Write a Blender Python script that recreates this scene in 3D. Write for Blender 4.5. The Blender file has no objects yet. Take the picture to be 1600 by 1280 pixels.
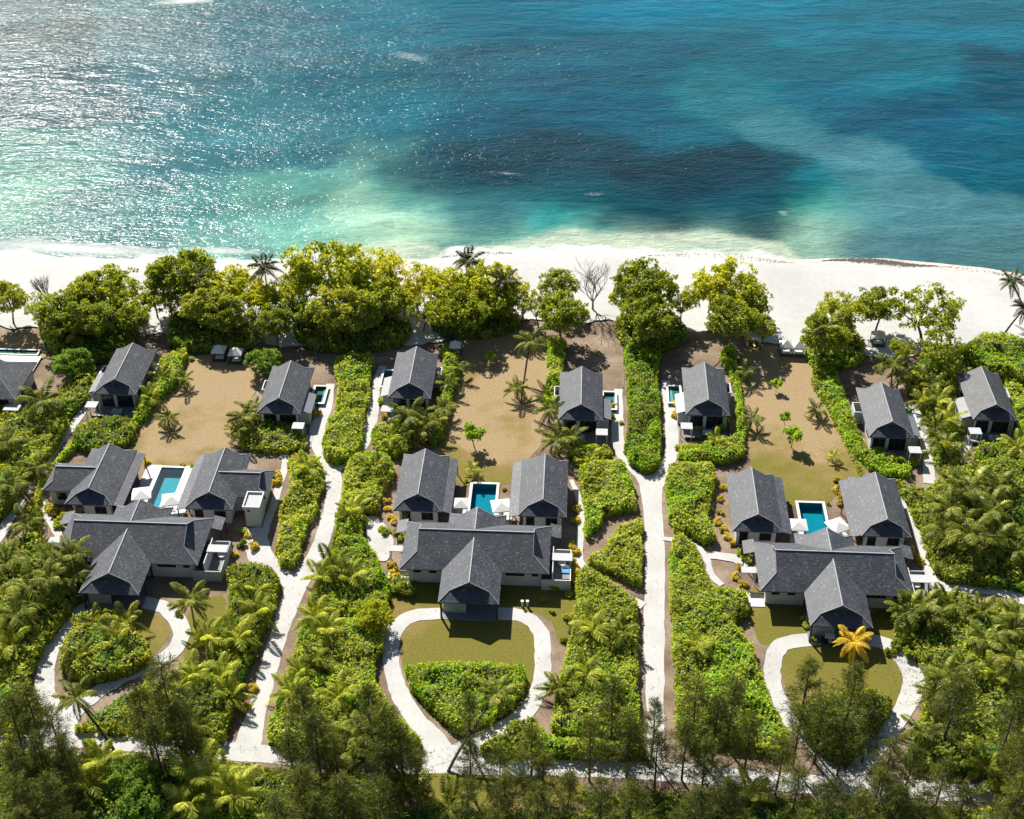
import bpy, bmesh, math, random
import numpy as np
from mathutils import Vector, Matrix
from mathutils.geometry import tessellate_polygon
random.seed(7); RNG = np.random.default_rng(7)
R = math.radians
scene = bpy.context.scene
COL = scene.collection

# ------------------------------------------------------------------ camera, sky, sun, exposure
F, CAM_H = 2150.0, 170.0                       # focal length in photo pixels (1600 wide), height above ground
PITCH = math.atan(1536 / F); SP, CP = math.sin(PITCH), math.cos(PITCH)
YAW = math.atan2(136, F / CP); CY, SY = math.cos(YAW), math.sin(YAW)
cam = bpy.data.cameras.new('camera'); cam_o = bpy.data.objects.new('camera', cam); COL.objects.link(cam_o)
cam.sensor_width = 36; cam.lens = 36 * F / 1600; cam.clip_start = 1; cam.clip_end = 60000
cam_o.location = (0, 0, CAM_H); cam_o.rotation_euler = (math.pi / 2 - PITCH, 0, 0)
scene.camera = cam_o
SUN_EL, SUN_AZ = R(41), R(-25)
world = bpy.data.worlds.new("World"); scene.world = world; world.use_nodes = True
wn = world.node_tree.nodes; wl = world.node_tree.links
sky = wn.new('ShaderNodeTexSky'); sky.sky_type = 'NISHITA'; sky.sun_disc = False
sky.sun_elevation = SUN_EL; sky.sun_rotation = SUN_AZ; sky.air_density = 1.0; sky.dust_density = 0.6
wl.new(sky.outputs[0], wn['Background'].inputs[0]); wn['Background'].inputs[1].default_value = 0.05
sl = bpy.data.lights.new('sun', 'SUN'); sl.energy = 5.0; sl.angle = R(0.5); sl.color = (1, 0.95, 0.86)
so = bpy.data.objects.new('sun', sl); COL.objects.link(so)
sd = Vector((math.sin(SUN_AZ) * math.cos(SUN_EL), math.cos(SUN_AZ) * math.cos(SUN_EL), math.sin(SUN_EL)))
so.rotation_euler = sd.to_track_quat('Z', 'Y').to_euler(); so.location = (0, 0, 300)
scene.view_settings.view_transform = 'Standard'; scene.view_settings.look = 'None'
scene.view_settings.exposure = 1.0; scene.view_settings.gamma = 1
scene.render.engine = 'CYCLES'
scene.cycles.max_bounces = 6; scene.cycles.transparent_max_bounces = 6; scene.cycles.diffuse_bounces = 3
scene.cycles.use_denoising = True
scene.cycles.sample_clamp_direct = 0; scene.cycles.sample_clamp_indirect = 4

# ------------------------------------------------------------------ coordinates: a survey of the photo's ground plan
def PZ(px, py, z=0.0):
    dx = px - 800.0; u = 640.0 - py
    y = F * CP + u * SP; zz = -F * SP + u * CP
    t = (z - CAM_H) / zz
    return dx * t, y * t
def UNL(u, v):                                 # house-axis frame to world
    return u * CY + v * SY, -u * SY + v * CY
def smooth(p, closed=True, n=5):
    p = [np.array(q, float) for q in p]; out = []; m = len(p)
    for i in range(m if closed else m - 1):
        if closed: a, b, c, d = p[i - 1], p[i], p[(i + 1) % m], p[(i + 2) % m]
        else: a, b, c, d = p[max(i - 1, 0)], p[i], p[i + 1], p[min(i + 2, m - 1)]
        for k in range(n):
            t = k / n
            out.append(.5 * (2 * b + (c - a) * t + (2 * a - 5 * b + 4 * c - d) * t * t + (3 * b - a - 3 * c + d) * t ** 3))
    if not closed: out.append(p[-1])
    return out
_L = np.random.default_rng(11).random((256, 256))
def vnoise(x, y):                              # value noise, numpy
    x = np.asarray(x, float); y = np.asarray(y, float)
    xi = np.floor(x).astype(int); yi = np.floor(y).astype(int); fx = x - xi; fy = y - yi
    fx = fx * fx * (3 - 2 * fx); fy = fy * fy * (3 - 2 * fy)
    g = lambda a, b: _L[a % 256, b % 256]
    return (g(xi, yi) * (1 - fx) + g(xi + 1, yi) * fx) * (1 - fy) + (g(xi, yi + 1) * (1 - fx) + g(xi + 1, yi + 1) * fx) * fy
def fbm(x, y, o=3):
    s = 0; a = .5
    for i in range(o): s = s + a * vnoise(x * 2 ** i + 17.3 * i, y * 2 ** i + 5.1 * i); a *= .5
    return s / (1 - .5 ** o)

# ------------------------------------------------------------------ materials
def mat(name):
    m = bpy.data.materials.new(name); m.use_nodes = True
    nt = m.node_tree; return m, nt.nodes, nt.links, nt.nodes['Principled BSDF']
def N(nodes, t, **kw):
    n = nodes.new(t)
    for k, v in kw.items():
        if k in n.inputs: n.inputs[k].default_value = v
        else: setattr(n, k, v)
    return n
def ramp(nodes, stops):
    r = nodes.new('ShaderNodeValToRGB'); e = r.color_ramp.elements
    while len(e) < len(stops): e.new(.5)
    for i, (p, c) in enumerate(stops): e[i].position = p; e[i].color = (*c, 1)
    return r
def plain(name, col, rough=.6, var=.15, scale=1.5, metal=0, spec=.4):
    m, n, l, b = mat(name)
    tc = N(n, 'ShaderNodeTexCoord'); no = N(n, 'ShaderNodeTexNoise', Scale=scale, Detail=5.0, Roughness=.65)
    l.new(tc.outputs['Object'], no.inputs['Vector'])
    r = ramp(n, [(.25, tuple(c * (1 - var) for c in col)), (.75, tuple(min(1, c * (1 + var)) for c in col))])
    l.new(no.outputs['Fac'], r.inputs[0]); l.new(r.outputs[0], b.inputs['Base Color'])
    b.inputs['Roughness'].default_value = rough; b.inputs['Metallic'].default_value = metal; b.inputs['Specular IOR Level'].default_value = spec
    bp = N(n, 'ShaderNodeBump', Strength=.15, Distance=.02); l.new(no.outputs['Fac'], bp.inputs['Height']); l.new(bp.outputs[0], b.inputs['Normal'])
    return m
def leaf_mat(name, stops, trans, tw=.35, rough=.45, scale=.45):
    m, n, l, b = mat(name)
    ge = N(n, 'ShaderNodeNewGeometry'); oi = N(n, 'ShaderNodeObjectInfo')
    no = N(n, 'ShaderNodeTexNoise', Scale=scale, Detail=2.0); l.new(ge.outputs['Position'], no.inputs['Vector'])
    a = N(n, 'ShaderNodeMath', operation='MULTIPLY'); a.inputs[1].default_value = .5; l.new(ge.outputs['Random Per Island'], a.inputs[0])
    a2 = N(n, 'ShaderNodeMath', operation='MULTIPLY_ADD'); a2.inputs[1].default_value = .75; l.new(no.outputs['Fac'], a2.inputs[0]); l.new(a.outputs[0], a2.inputs[2])
    a3 = N(n, 'ShaderNodeMath', operation='MULTIPLY_ADD'); a3.inputs[1].default_value = .3; l.new(oi.outputs['Random'], a3.inputs[0]); l.new(a2.outputs[0], a3.inputs[2])
    s = N(n, 'ShaderNodeMath', operation='SUBTRACT'); s.inputs[1].default_value = .27; l.new(a3.outputs[0], s.inputs[0])
    r = ramp(n, stops); l.new(s.outputs[0], r.inputs[0]); l.new(r.outputs[0], b.inputs['Base Color'])
    b.inputs['Roughness'].default_value = rough; b.inputs['Specular IOR Level'].default_value = .12
    t = N(n, 'ShaderNodeBsdfTranslucent')
    mx = N(n, 'ShaderNodeMix', data_type='RGBA', blend_type='MULTIPLY'); mx.inputs['Factor'].default_value = 1
    l.new(r.outputs[0], mx.inputs['A']); mx.inputs['B'].default_value = (*trans, 1); l.new(mx.outputs['Result'], t.inputs['Color'])
    ms = N(n, 'ShaderNodeMixShader'); ms.inputs[0].default_value = tw
    l.new(b.outputs[0], ms.inputs[1]); l.new(t.outputs[0], ms.inputs[2])
    l.new(ms.outputs[0], n['Material Output'].inputs['Surface'])
    return m
TR = (2.3, 2.05, .85)
M = {}
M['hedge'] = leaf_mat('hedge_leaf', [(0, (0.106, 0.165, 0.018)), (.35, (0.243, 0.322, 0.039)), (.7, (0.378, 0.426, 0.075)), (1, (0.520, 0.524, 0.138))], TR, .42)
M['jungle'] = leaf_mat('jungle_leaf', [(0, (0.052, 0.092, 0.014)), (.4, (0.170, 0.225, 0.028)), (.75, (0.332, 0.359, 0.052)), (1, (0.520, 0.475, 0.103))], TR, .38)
M['broad'] = leaf_mat('broad_leaf', [(0, (0.062, 0.099, 0.015)), (.4, (0.176, 0.228, 0.025)), (.75, (0.329, 0.363, 0.045)), (1, (0.476, 0.468, 0.089))], TR, .45, scale=.3)
M['yellow'] = leaf_mat('yellowing_leaf', [(0, (0.102, 0.147, 0.015)), (.4, (0.250, 0.295, 0.025)), (.75, (0.419, 0.431, 0.043)), (1, (0.567, 0.529, 0.076))], TR, .45, scale=.3)
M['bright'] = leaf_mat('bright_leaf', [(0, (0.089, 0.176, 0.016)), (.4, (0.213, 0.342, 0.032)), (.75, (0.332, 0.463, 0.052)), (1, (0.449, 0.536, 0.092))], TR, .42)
M['leafgreen'] = leaf_mat('green_tree_leaf', [(0, (0.047, 0.104, 0.021)), (.4, (0.118, 0.219, 0.034)), (.75, (0.213, 0.317, 0.057)), (1, (0.332, 0.402, 0.092))], TR, .4)
M['golden'] = leaf_mat('golden_leaf', [(0, (0.286, 0.239, 0.034)), (.4, (0.524, 0.431, 0.069)), (.75, (0.692, 0.585, 0.115)), (1, (0.810, 0.670, 0.184))], (1.5, 1.4, .7), .38)
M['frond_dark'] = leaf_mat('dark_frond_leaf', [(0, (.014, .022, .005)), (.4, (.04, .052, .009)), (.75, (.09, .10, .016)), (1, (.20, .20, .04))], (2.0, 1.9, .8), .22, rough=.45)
M['frond'] = leaf_mat('frond_leaf', [(0, (0.027, 0.041, 0.008)), (.4, (0.100, 0.129, 0.018)), (.75, (0.247, 0.268, 0.040)), (1, (0.544, 0.524, 0.127))], (2.4, 2.1, .8), .3, rough=.42)
M['frond_light'] = leaf_mat('young_frond_leaf', [(0, (0.082, 0.121, 0.014)), (.4, (0.247, 0.292, 0.034)), (.75, (0.449, 0.463, 0.081)), (1, (0.686, 0.658, 0.184))], (2.2, 2.0, .8), .36, rough=.42)
M['frond_y'] = leaf_mat('yellow_frond_leaf', [(0, (0.332, 0.227, 0.017)), (.4, (0.586, 0.406, 0.034)), (.75, (0.740, 0.538, 0.057)), (1, (0.867, 0.657, 0.138))], (1.5, 1.4, .7), .35, rough=.4)
M['needle'] = leaf_mat('needle_leaf', [(0, (0.018, 0.027, 0.007)), (.4, (0.056, 0.076, 0.013)), (.75, (0.129, 0.146, 0.025)), (1, (0.274, 0.266, 0.048))], (2.0, 1.8, .7), .32, scale=.25)
M['core'] = plain('dark_core', (.045, .062, .012), .9, .3, 1.2)  # dark fill of the beds, shade in the leaf gaps put into its colour
M['bark'] = plain('bark', (.10, .080, .062), .9, .35, 2.5)
M['palebark'] = plain('pale_bark', (.20, .17, .14), .9, .3, 2.5)
M['white'] = plain('white_render', (.50, .50, .495), .7, .05, .6)
M['grey_wall'] = plain('grey_render', (.36, .37, .38), .8, .12, .8)
M['timber'] = plain('dark_timber', (.045, .042, .042), .6, .3, 3)
M['slab'] = plain('pale_slab', (.40, .405, .415), .8, .1, 1)
M['deck'] = plain('deck_grey', (.16, .165, .175), .7, .2, 2)
M['coping'] = plain('pale_stone', (.52, .51, .49), .7, .08, 1.2)
M['steel'] = plain('ridge_metal', (.30, .31, .33), .85, .1, .8, spec=.15)
M['canvas'] = plain('canvas', (.58, .57, .54), .85, .06, 1)
M['towel'] = plain('blue_plastic', (.03, .22, .55), .4, .1, 2)
M['kayak_y'] = plain('yellow_plastic', (.55, .33, .03), .4, .1, 1)
M['kayak_o'] = plain('orange_plastic', (.55, .20, .03), .4, .1, 1)
M['dark'] = plain('dark_rubber', (.02, .02, .022), .6, .1, 2)
M['concrete'] = plain('concrete_mat', (.22, .225, .24), .8, .1, 2)
def glass_m():
    m, n, l, b = mat('window_glass'); b.inputs['Base Color'].default_value = (.012, .016, .02, 1); b.inputs['Roughness'].default_value = .08
    b.inputs['Specular IOR Level'].default_value = .7; return m
M['glass'] = glass_m()
def roof_m():
    m, n, l, b = mat('slate_shingle')
    uv = N(n, 'ShaderNodeUVMap'); br = N(n, 'ShaderNodeTexBrick', Scale=1.0)
    br.inputs['Brick Width'].default_value = .42; br.inputs['Row Height'].default_value = .26; br.inputs['Mortar Size'].default_value = .02
    br.inputs['Color1'].default_value = (0, 0, 0, 1); br.inputs['Color2'].default_value = (1, 1, 1, 1); br.inputs['Mortar'].default_value = (.0, .0, .0, 1); br.offset = .5
    br.inputs['Mortar Smooth'].default_value = .3
    l.new(uv.outputs[0], br.inputs['Vector'])
    no = N(n, 'ShaderNodeTexNoise', Scale=.35, Detail=5.0, Roughness=.7); tc = N(n, 'ShaderNodeTexCoord'); l.new(tc.outputs['Object'], no.inputs['Vector'])
    r1 = ramp(n, [(0, (.035, .039, .050)), (.5, (.052, .057, .070)), (.92, (.074, .080, .094)), (1, (.155, .16, .17))]); l.new(br.outputs['Color'], r1.inputs[0])
    r2 = ramp(n, [(.25, (.62, .65, .70)), (.5, (1, 1, 1)), (.78, (1.38, 1.34, 1.26))]); l.new(no.outputs['Fac'], r2.inputs[0])
    mx = N(n, 'ShaderNodeMix', data_type='RGBA', blend_type='MULTIPLY'); mx.inputs['Factor'].default_value = 1
    l.new(r1.outputs[0], mx.inputs['A']); l.new(r2.outputs[0], mx.inputs['B']); l.new(mx.outputs['Result'], b.inputs['Base Color'])
    b.inputs['Roughness'].default_value = .62; b.inputs['Specular IOR Level'].default_value = .5
    bp = N(n, 'ShaderNodeBump', Strength=.55, Distance=.05); l.new(br.outputs['Color'], bp.inputs['Height']); l.new(bp.outputs[0], b.inputs['Normal'])
    return m
M['roof'] = roof_m()
def weathered():
    m = M['roof'].copy(); m.name = 'mossy_shingle'; n = m.node_tree.nodes; l = m.node_tree.links; b = n['Principled BSDF']
    src = b.inputs['Base Color'].links[0].from_socket
    tc = N(n, 'ShaderNodeTexCoord'); no = N(n, 'ShaderNodeTexNoise', Scale=.9, Detail=8.0, Roughness=.8); l.new(tc.outputs['Object'], no.inputs['Vector'])
    r = ramp(n, [(.42, (0, 0, 0)), (.62, (1, 1, 1))]); l.new(no.outputs['Fac'], r.inputs[0])
    mx = N(n, 'ShaderNodeMix', data_type='RGBA'); l.new(r.outputs[0], mx.inputs['Factor']); l.new(src, mx.inputs['A']); mx.inputs['B'].default_value = (.022, .023, .026, 1)
    l.new(mx.outputs['Result'], b.inputs['Base Color']); return m
M['roof_old'] = weathered()
def gable_m():
    m, n, l, b = mat('gable_board')
    tc = N(n, 'ShaderNodeTexCoord'); w = N(n, 'ShaderNodeTexWave', Scale=4.0, bands_direction='Z'); l.new(tc.outputs['Object'], w.inputs['Vector'])
    r = ramp(n, [(0, (.035, .04, .048)), (1, (.075, .08, .09))]); l.new(w.outputs['Fac'], r.inputs[0]); l.new(r.outputs[0], b.inputs['Base Color'])
    return m
M['gable'] = gable_m()
def ground_mix(name, c1, c2, c3, s1=.08, s2=1.3, rough=.9, lawn=False, mot=1.0):
    m, n, l, b = mat(name)
    ge = N(n, 'ShaderNodeNewGeometry')
    a = N(n, 'ShaderNodeTexNoise', Scale=s1, Detail=6.0, Roughness=.6); l.new(ge.outputs['Position'], a.inputs['Vector'])
    d = N(n, 'ShaderNodeTexNoise', Scale=s2, Detail=5.0, Roughness=.7); l.new(ge.outputs['Position'], d.inputs['Vector'])
    r = ramp(n, [(.36, c1), (.5, c2), (.63, c3)] if lawn else [(.3, c1), (.52, c2), (.72, c3)])
    if lawn:                                   # the grass is greener where the gardens are watered, near the villas
        sx = N(n, 'ShaderNodeSeparateXYZ'); l.new(ge.outputs['Position'], sx.inputs[0])
        mr = N(n, 'ShaderNodeMapRange'); mr.inputs['From Min'].default_value = 207; mr.inputs['From Max'].default_value = 238
        mr.inputs['To Min'].default_value = -.16; mr.inputs['To Max'].default_value = .2; l.new(sx.outputs['Y'], mr.inputs['Value'])
        ad = N(n, 'ShaderNodeMath', operation='ADD'); l.new(a.outputs['Fac'], ad.inputs[0]); l.new(mr.outputs[0], ad.inputs[1]); l.new(ad.outputs[0], r.inputs[0])
    else: l.new(a.outputs['Fac'], r.inputs[0])
    r2 = ramp(n, [(.25, (1 - .34 * mot,) * 3), (.5, (1,) * 3), (.75, (1 + .25 * mot,) * 3)]); l.new(d.outputs['Fac'], r2.inputs[0])
    mx = N(n, 'ShaderNodeMix', data_type='RGBA', blend_type='MULTIPLY'); mx.inputs['Factor'].default_value = 1
    l.new(r.outputs[0], mx.inputs['A']); l.new(r2.outputs[0], mx.inputs['B']); l.new(mx.outputs['Result'], b.inputs['Base Color'])
    b.inputs['Roughness'].default_value = rough; b.inputs['Specular IOR Level'].default_value = .15
    bp = N(n, 'ShaderNodeBump', Strength=.4, Distance=.08); l.new(d.outputs['Fac'], bp.inputs['Height']); l.new(bp.outputs[0], b.inputs['Normal'])
    return m
M['soil'] = ground_mix('soil', (.10, .068, .045), (.205, .15, .105), (.29, .23, .18), .12, 1.8)
M['lawn'] = ground_mix('dry_lawn', (.135, .122, .020), (.195, .145, .047), (.275, .200, .108), .07, 2.4, lawn=True)
M['road'] = ground_mix('coral_road', (.375, .368, .355), (.43, .424, .412), (.465, .46, .448), .15, 1.5, mot=.3)
M['sand'] = ground_mix('coral_sand', (.375, .372, .36), (.425, .422, .41), (.46, .457, .445), .05, .7, mot=.3)
M['stone'] = ground_mix('paving', (.46, .455, .44), (.52, .515, .50), (.56, .555, .54), .3, 3, mot=.35)
def water_pool():
    m, n, l, b = mat('pool_water')
    t = N(n, 'ShaderNodeBsdfTransparent'); t.inputs['Color'].default_value = (.50, .88, .93, 1)
    g = N(n, 'ShaderNodeBsdfGlossy'); g.inputs['Roughness'].default_value = .04
    ge = N(n, 'ShaderNodeNewGeometry'); no = N(n, 'ShaderNodeTexNoise', Scale=2.2, Detail=3.0); l.new(ge.outputs['Position'], no.inputs['Vector'])
    bp = N(n, 'ShaderNodeBump', Strength=.004, Distance=.1); l.new(no.outputs['Fac'], bp.inputs['Height']); l.new(bp.outputs[0], g.inputs['Normal'])
    fr = N(n, 'ShaderNodeFresnel'); fr.inputs['IOR'].default_value = 1.33
    fm = N(n, 'ShaderNodeMath', operation='MULTIPLY'); fm.inputs[1].default_value = .08; l.new(fr.outputs[0], fm.inputs[0])
    ms = N(n, 'ShaderNodeMixShader'); l.new(fm.outputs[0], ms.inputs[0]); l.new(t.outputs[0], ms.inputs[1]); l.new(g.outputs[0], ms.inputs[2])
    l.new(ms.outputs[0], n['Material Output'].inputs['Surface']); return m
M['pool_water'] = water_pool()
def pool_tile(name, c, w=1.6):
    m, n, l, b = mat(name)
    ge = N(n, 'ShaderNodeNewGeometry'); no = N(n, 'ShaderNodeTexVoronoi', Scale=w); no.feature = 'DISTANCE_TO_EDGE'; l.new(ge.outputs['Position'], no.inputs['Vector'])
    n2 = N(n, 'ShaderNodeTexNoise', Scale=3.0, Detail=4.0); l.new(ge.outputs['Position'], n2.inputs['Vector'])
    r = ramp(n, [(.3, tuple(x * .8 for x in c)), (.7, tuple(min(1, x * 1.15) for x in c))]); l.new(n2.outputs['Fac'], r.inputs[0]); l.new(r.outputs[0], b.inputs['Base Color']); b.inputs['Specular IOR Level'].default_value = .03
    return m
M['tile'] = pool_tile('teal_tile', (.012, .22, .28)); M['tile_pale'] = pool_tile('pale_teal_tile', (.045, .26, .30)); M['tile_dark'] = pool_tile('dark_tile', (.015, .13, .17))

# ------------------------------------------------------------------ mesh and object helpers
class MB:
    def __init__(s): s.v = []; s.f = []; s.uv = []
    def poly(s, pts, uv=None):
        i = len(s.v); s.v += [tuple(p) for p in pts]; s.f.append(tuple(range(i, i + len(pts)))); s.uv.append(uv or [(p[0], p[1]) for p in pts])
    def slab(s, pts, th, uv=None):             # a polygon given thickness straight down
        i = len(s.v); n = len(pts)
        s.v += [tuple(p) for p in pts] + [(p[0], p[1], p[2] - th) for p in pts]
        uv = uv or [(p[0], p[1]) for p in pts]
        s.f.append(tuple(range(i, i + n))); s.uv.append(uv)
        s.f.append(tuple(range(i + 2 * n - 1, i + n - 1, -1))); s.uv.append(uv[::-1])
        for k in range(n):
            j = (k + 1) % n; s.f.append((i + k, i + n + k, i + n + j, i + j)); s.uv.append([(0, 0), (0, .1), (.1, .1), (.1, 0)])
    def box(s, x0, x1, y0, y1, z0, z1):
        s.slab([(x0, y0, z1), (x1, y0, z1), (x1, y1, z1), (x0, y1, z1)], z1 - z0)
    def bar(s, a, b, w, h):                    # a beam from a to b, w wide, h high
        a = Vector(a); b = Vector(b); d = (b - a).normalized(); side = Vector((-d.y, d.x, 0))
        if side.length < 1e-4: side = Vector((1, 0, 0))
        side = side.normalized() * w / 2
        s.slab([a - side, b - side, b + side, a + side], h)
    def tube(s, pts, rad, seg=6):
        pts = [Vector(p) for p in pts]; base = len(s.v); n = len(pts)
        for i, p in enumerate(pts):
            d = (pts[min(i + 1, n - 1)] - pts[max(i - 1, 0)]).normalized()
            a = d.orthogonal().normalized() if abs(d.z) < .99 else Vector((1, 0, 0)); a = (a - d * a.dot(d)).normalized(); b = d.cross(a)
            for k in range(seg):
                t = 2 * math.pi * k / seg; s.v.append(tuple(p + (a * math.cos(t) + b * math.sin(t)) * rad[i]))
        for i in range(n - 1):
            for k in range(seg):
                k2 = (k + 1) % seg; s.f.append((base + i * seg + k, base + i * seg + k2, base + (i + 1) * seg + k2, base + (i + 1) * seg + k)); s.uv.append([(0, 0)] * 4)
        s.f.append(tuple(base + (n - 1) * seg + k for k in range(seg))); s.uv.append([(0, 0)] * seg)
    def mesh(s, name, m):
        me = bpy.data.meshes.new(name); me.from_pydata(s.v, [], s.f); u = me.uv_layers.new()
        flat = np.array([c for f in s.uv for p in f for c in p], dtype=np.float32); u.data.foreach_set('uv', flat)
        bm = bmesh.new(); bm.from_mesh(me); bmesh.ops.recalc_face_normals(bm, faces=bm.faces); bm.to_mesh(me); bm.free()
        me.materials.append(m); return me
    def build(s, name, m, parent=None, loc=(0, 0, 0)): return obj(name, s.mesh(name, m), parent, loc)
def obj(name, me, parent=None, loc=(0, 0, 0), rot=(0, 0, 0), sc=(1, 1, 1)):
    o = bpy.data.objects.new(name, me); COL.objects.link(o); o.location = loc; o.rotation_euler = rot; o.scale = sc
    if parent: o.parent = parent
    return o
def tag(o, label, cat, group=None, kind=None):
    o['label'] = label; o['category'] = cat
    if group: o['group'] = group
    if kind: o['kind'] = kind
    return o
def thing(name, label, cat, loc=(0, 0, 0), rz=0, group=None):
    o = bpy.data.objects.new(name, None); COL.objects.link(o); o.location = loc; o.rotation_euler = (0, 0, rz); o.empty_display_size = .1
    return tag(o, label, cat, group)
def npmesh(name, verts, quads, mats, midx=None, smooth_=False):
    me = bpy.data.meshes.new(name); nv = len(verts); nf = len(quads); k = quads.shape[1]
    me.vertices.add(nv); me.vertices.foreach_set('co', np.ascontiguousarray(verts, dtype=np.float32).ravel())
    me.loops.add(nf * k); me.loops.foreach_set('vertex_index', np.ascontiguousarray(quads, dtype=np.int32).ravel())
    me.polygons.add(nf); me.polygons.foreach_set('loop_start', np.arange(0, nf * k, k, dtype=np.int32)); me.polygons.foreach_set('loop_total', np.full(nf, k, dtype=np.int32))
    for m in mats: me.materials.append(m)
    if midx is not None: me.polygons.foreach_set('material_index', np.asarray(midx, dtype=np.int32))
    if smooth_: me.polygons.foreach_set('use_smooth', np.ones(nf, dtype=bool))
    me.update(calc_edges=True); me.validate(); return me
def structure(o, label=None):
    o['kind'] = 'structure'
    if label: o['label'] = label
    return o

# ------------------------------------------------------------------ sea
WL = [(-900, 396), (-200, 402), (0, 402), (100, 405), (200, 408), (320, 409), (450, 409), (560, 409), (640, 406), (720, 396), (800, 391), (900, 390), (1000, 392), (1100, 393), (1170, 398), (1240, 404), (1300, 402), (1380, 402), (1460, 409), (1540, 417), (1600, 427), (1800, 452), (2500, 540)]
WLX = np.array([p[0] for p in WL], float); WLY = np.array([p[1] for p in WL], float)
def wl_y(x): return np.interp(x, WLX, WLY)
SEA_Z = -0.5
SEACOL = [(0,20,70,105,122),(100,150,70,105,125),(0,120,72,104,122),(250,100,85,128,150),(450,60,60,122,150),(650,30,42,125,158),(800,20,20,120,156),(1000,15,10,126,164),(1200,20,14,132,168),(1400,20,16,125,160),(1580,20,20,118,150),(1580,120,20,92,120),(1400,120,48,118,148),(1200,100,36,120,150),(1000,100,12,112,146),(800,120,30,110,142),(600,150,48,115,142),(400,200,68,128,150),(200,250,78,130,150),(50,260,66,132,138),(130,255,84,150,156),(30,310,120,178,172),(150,330,84,138,150),(300,330,88,150,162),(450,320,110,172,174),(560,340,168,214,202),(640,350,190,224,208),(600,368,182,218,204),(660,320,120,190,190),(500,370,140,202,196),(350,380,120,172,176),(200,360,92,145,156),(80,370,112,158,162),(700,300,55,98,118),(750,330,66,118,134),(720,375,110,165,165),(900,230,38,80,102),(800,260,40,84,106),(1000,250,34,74,95),(1100,280,32,74,95),(1200,270,28,75,97),(900,300,46,92,112),(1000,320,42,88,108),(1150,330,24,95,126),(1050,348,30,68,88),(1180,345,28,76,97),(1110,348,30,74,94),(960,338,38,88,108),(1235,350,42,84,100),(1000,352,36,84,104),(870,345,58,160,170),(900,368,150,206,196),(800,372,130,190,182),(1000,378,196,218,206),(1120,368,172,216,200),(1220,365,70,100,110),(1280,300,18,128,148),(1288,335,110,196,186),(1308,370,182,220,208),(1350,330,85,140,158),(1352,372,84,132,150),(1240,305,30,85,105),(1400,300,88,140,160),(1350,250,86,140,165),(1250,200,80,140,165),(1150,150,62,130,155),(1500,330,84,134,155),(1550,390,88,134,150),(1450,375,84,128,148),(1500,240,26,102,134),(1580,260,28,100,128),(1400,200,16,98,134),(1300,160,24,110,145),(1000,170,15,110,146),(1050,210,26,108,140),(800,200,28,94,124),(900,160,18,104,140)]
def srgb2lin(c): c = np.asarray(c, float) / 255; return np.where(c < .04045, c / 12.92, ((c + .055) / 1.055) ** 2.4)
xs = np.concatenate([np.linspace(-900, -60, 30), np.arange(-50, 1651, 6.0), np.linspace(1665, 2500, 30)])
def sea_rows(x):
    far = np.array([-890, -860, -800, -700, -550, -400, -280, -180, -100, -50]); near = np.linspace(-20, 1, 110)
    return far, near
far = np.array([-893, -885, -860, -800, -700, -550, -400, -280, -180, -100, -50, -20], float)
fr_ = np.linspace(0, 1, 120)
XX = []; YY = []
for x in xs:
    e = wl_y(x) + 34
    XX.append(np.full(len(far) + len(fr_), x)); YY.append(np.concatenate([far, -10 + (e + 10) * fr_]))
PX = np.array(XX); PY = np.array(YY)
t_ = (SEA_Z - CAM_H) / (-F * SP + (640 - PY) * CP); WX = (PX - 800) * t_; WY = (F * CP + (640 - PY) * SP) * t_
pts = np.array([[a, b] for a, b, *_ in SEACOL], float); cols = srgb2lin([[c, d, e] for _, _, c, d, e in SEACOL])
wx = PX + (fbm(WX / 30, WY / 45, 4) - .5) * 90; wy = PY + (fbm(WX / 34 + 50, WY / 50 + 9, 4) - .5) * 46
wx = wx + (fbm(WX / 8 + 3, WY / 9 + 50, 4) - .5) * 56; wy = wy + (fbm(WX / 8 + 31, WY / 9 + 80, 4) - .5) * 27
num = np.zeros((*PX.shape, 3)); den = np.zeros(PX.shape)
for (px_, py_), c in zip(pts, cols):
    d2 = ((wx - px_) / 35) ** 2 + ((np.maximum(wy, -30) - py_) / 17.5) ** 2
    w = np.exp(-.5 * np.minimum(d2, 60)) + 1e-4 / (1 + d2); num += w[..., None] * c; den += w
sea_rgb = num / den[..., None]
streak = fbm(WX / 55 + WY / 160, WY / 16 - WX / 60, 4); sea_rgb = sea_rgb * (1 + .75 * (streak[..., None] - .5))     # suspended sand drawn out along the shore
dsh = wl_y(PX) - PY                             # distance to the waterline, in survey pixels
shw = np.interp(PX, [-900, 0, 300, 440, 480, 660, 700, 820, 900, 1000, 1130, 1220, 1262, 2500], [8, 8, 10, 12, 36, 36, 14, 26, 38, 34, 44, 28, 0, 0])
shal = np.clip((shw + 26 * (fbm(WX / 12, WY / 9, 4) - .5) * np.minimum(1, shw / 10) - dsh) / 16, 0, 1)[..., None]; shal = shal * shal * (3 - 2 * shal)
sea_rgb = sea_rgb * (1 - shal * .94) + shal * .94 * srgb2lin([222, 232, 222])          # pale sandy shallows
wash = np.clip(1 - (dsh + 2 + (fbm(WX / 7, WY / 5, 4) - .5) * 30) / 15, 0, 1)
foam = wash ** 1.2 * np.where(PX < 700, 1, np.clip(1.15 - (PX - 1150) / 150, .18, 1)) * np.interp(PX, [0, 600, 760, 1000], [1, 1, .8, .75])
def blob(cx, cy, rx, ry, rot=0):
    c, s = math.cos(R(rot)), math.sin(R(rot)); dx = PX - cx; dy = PY - cy
    return np.exp(-(((dx * c + dy * s) / rx) ** 2 + ((-dx * s + dy * c) / ry) ** 2))
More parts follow.
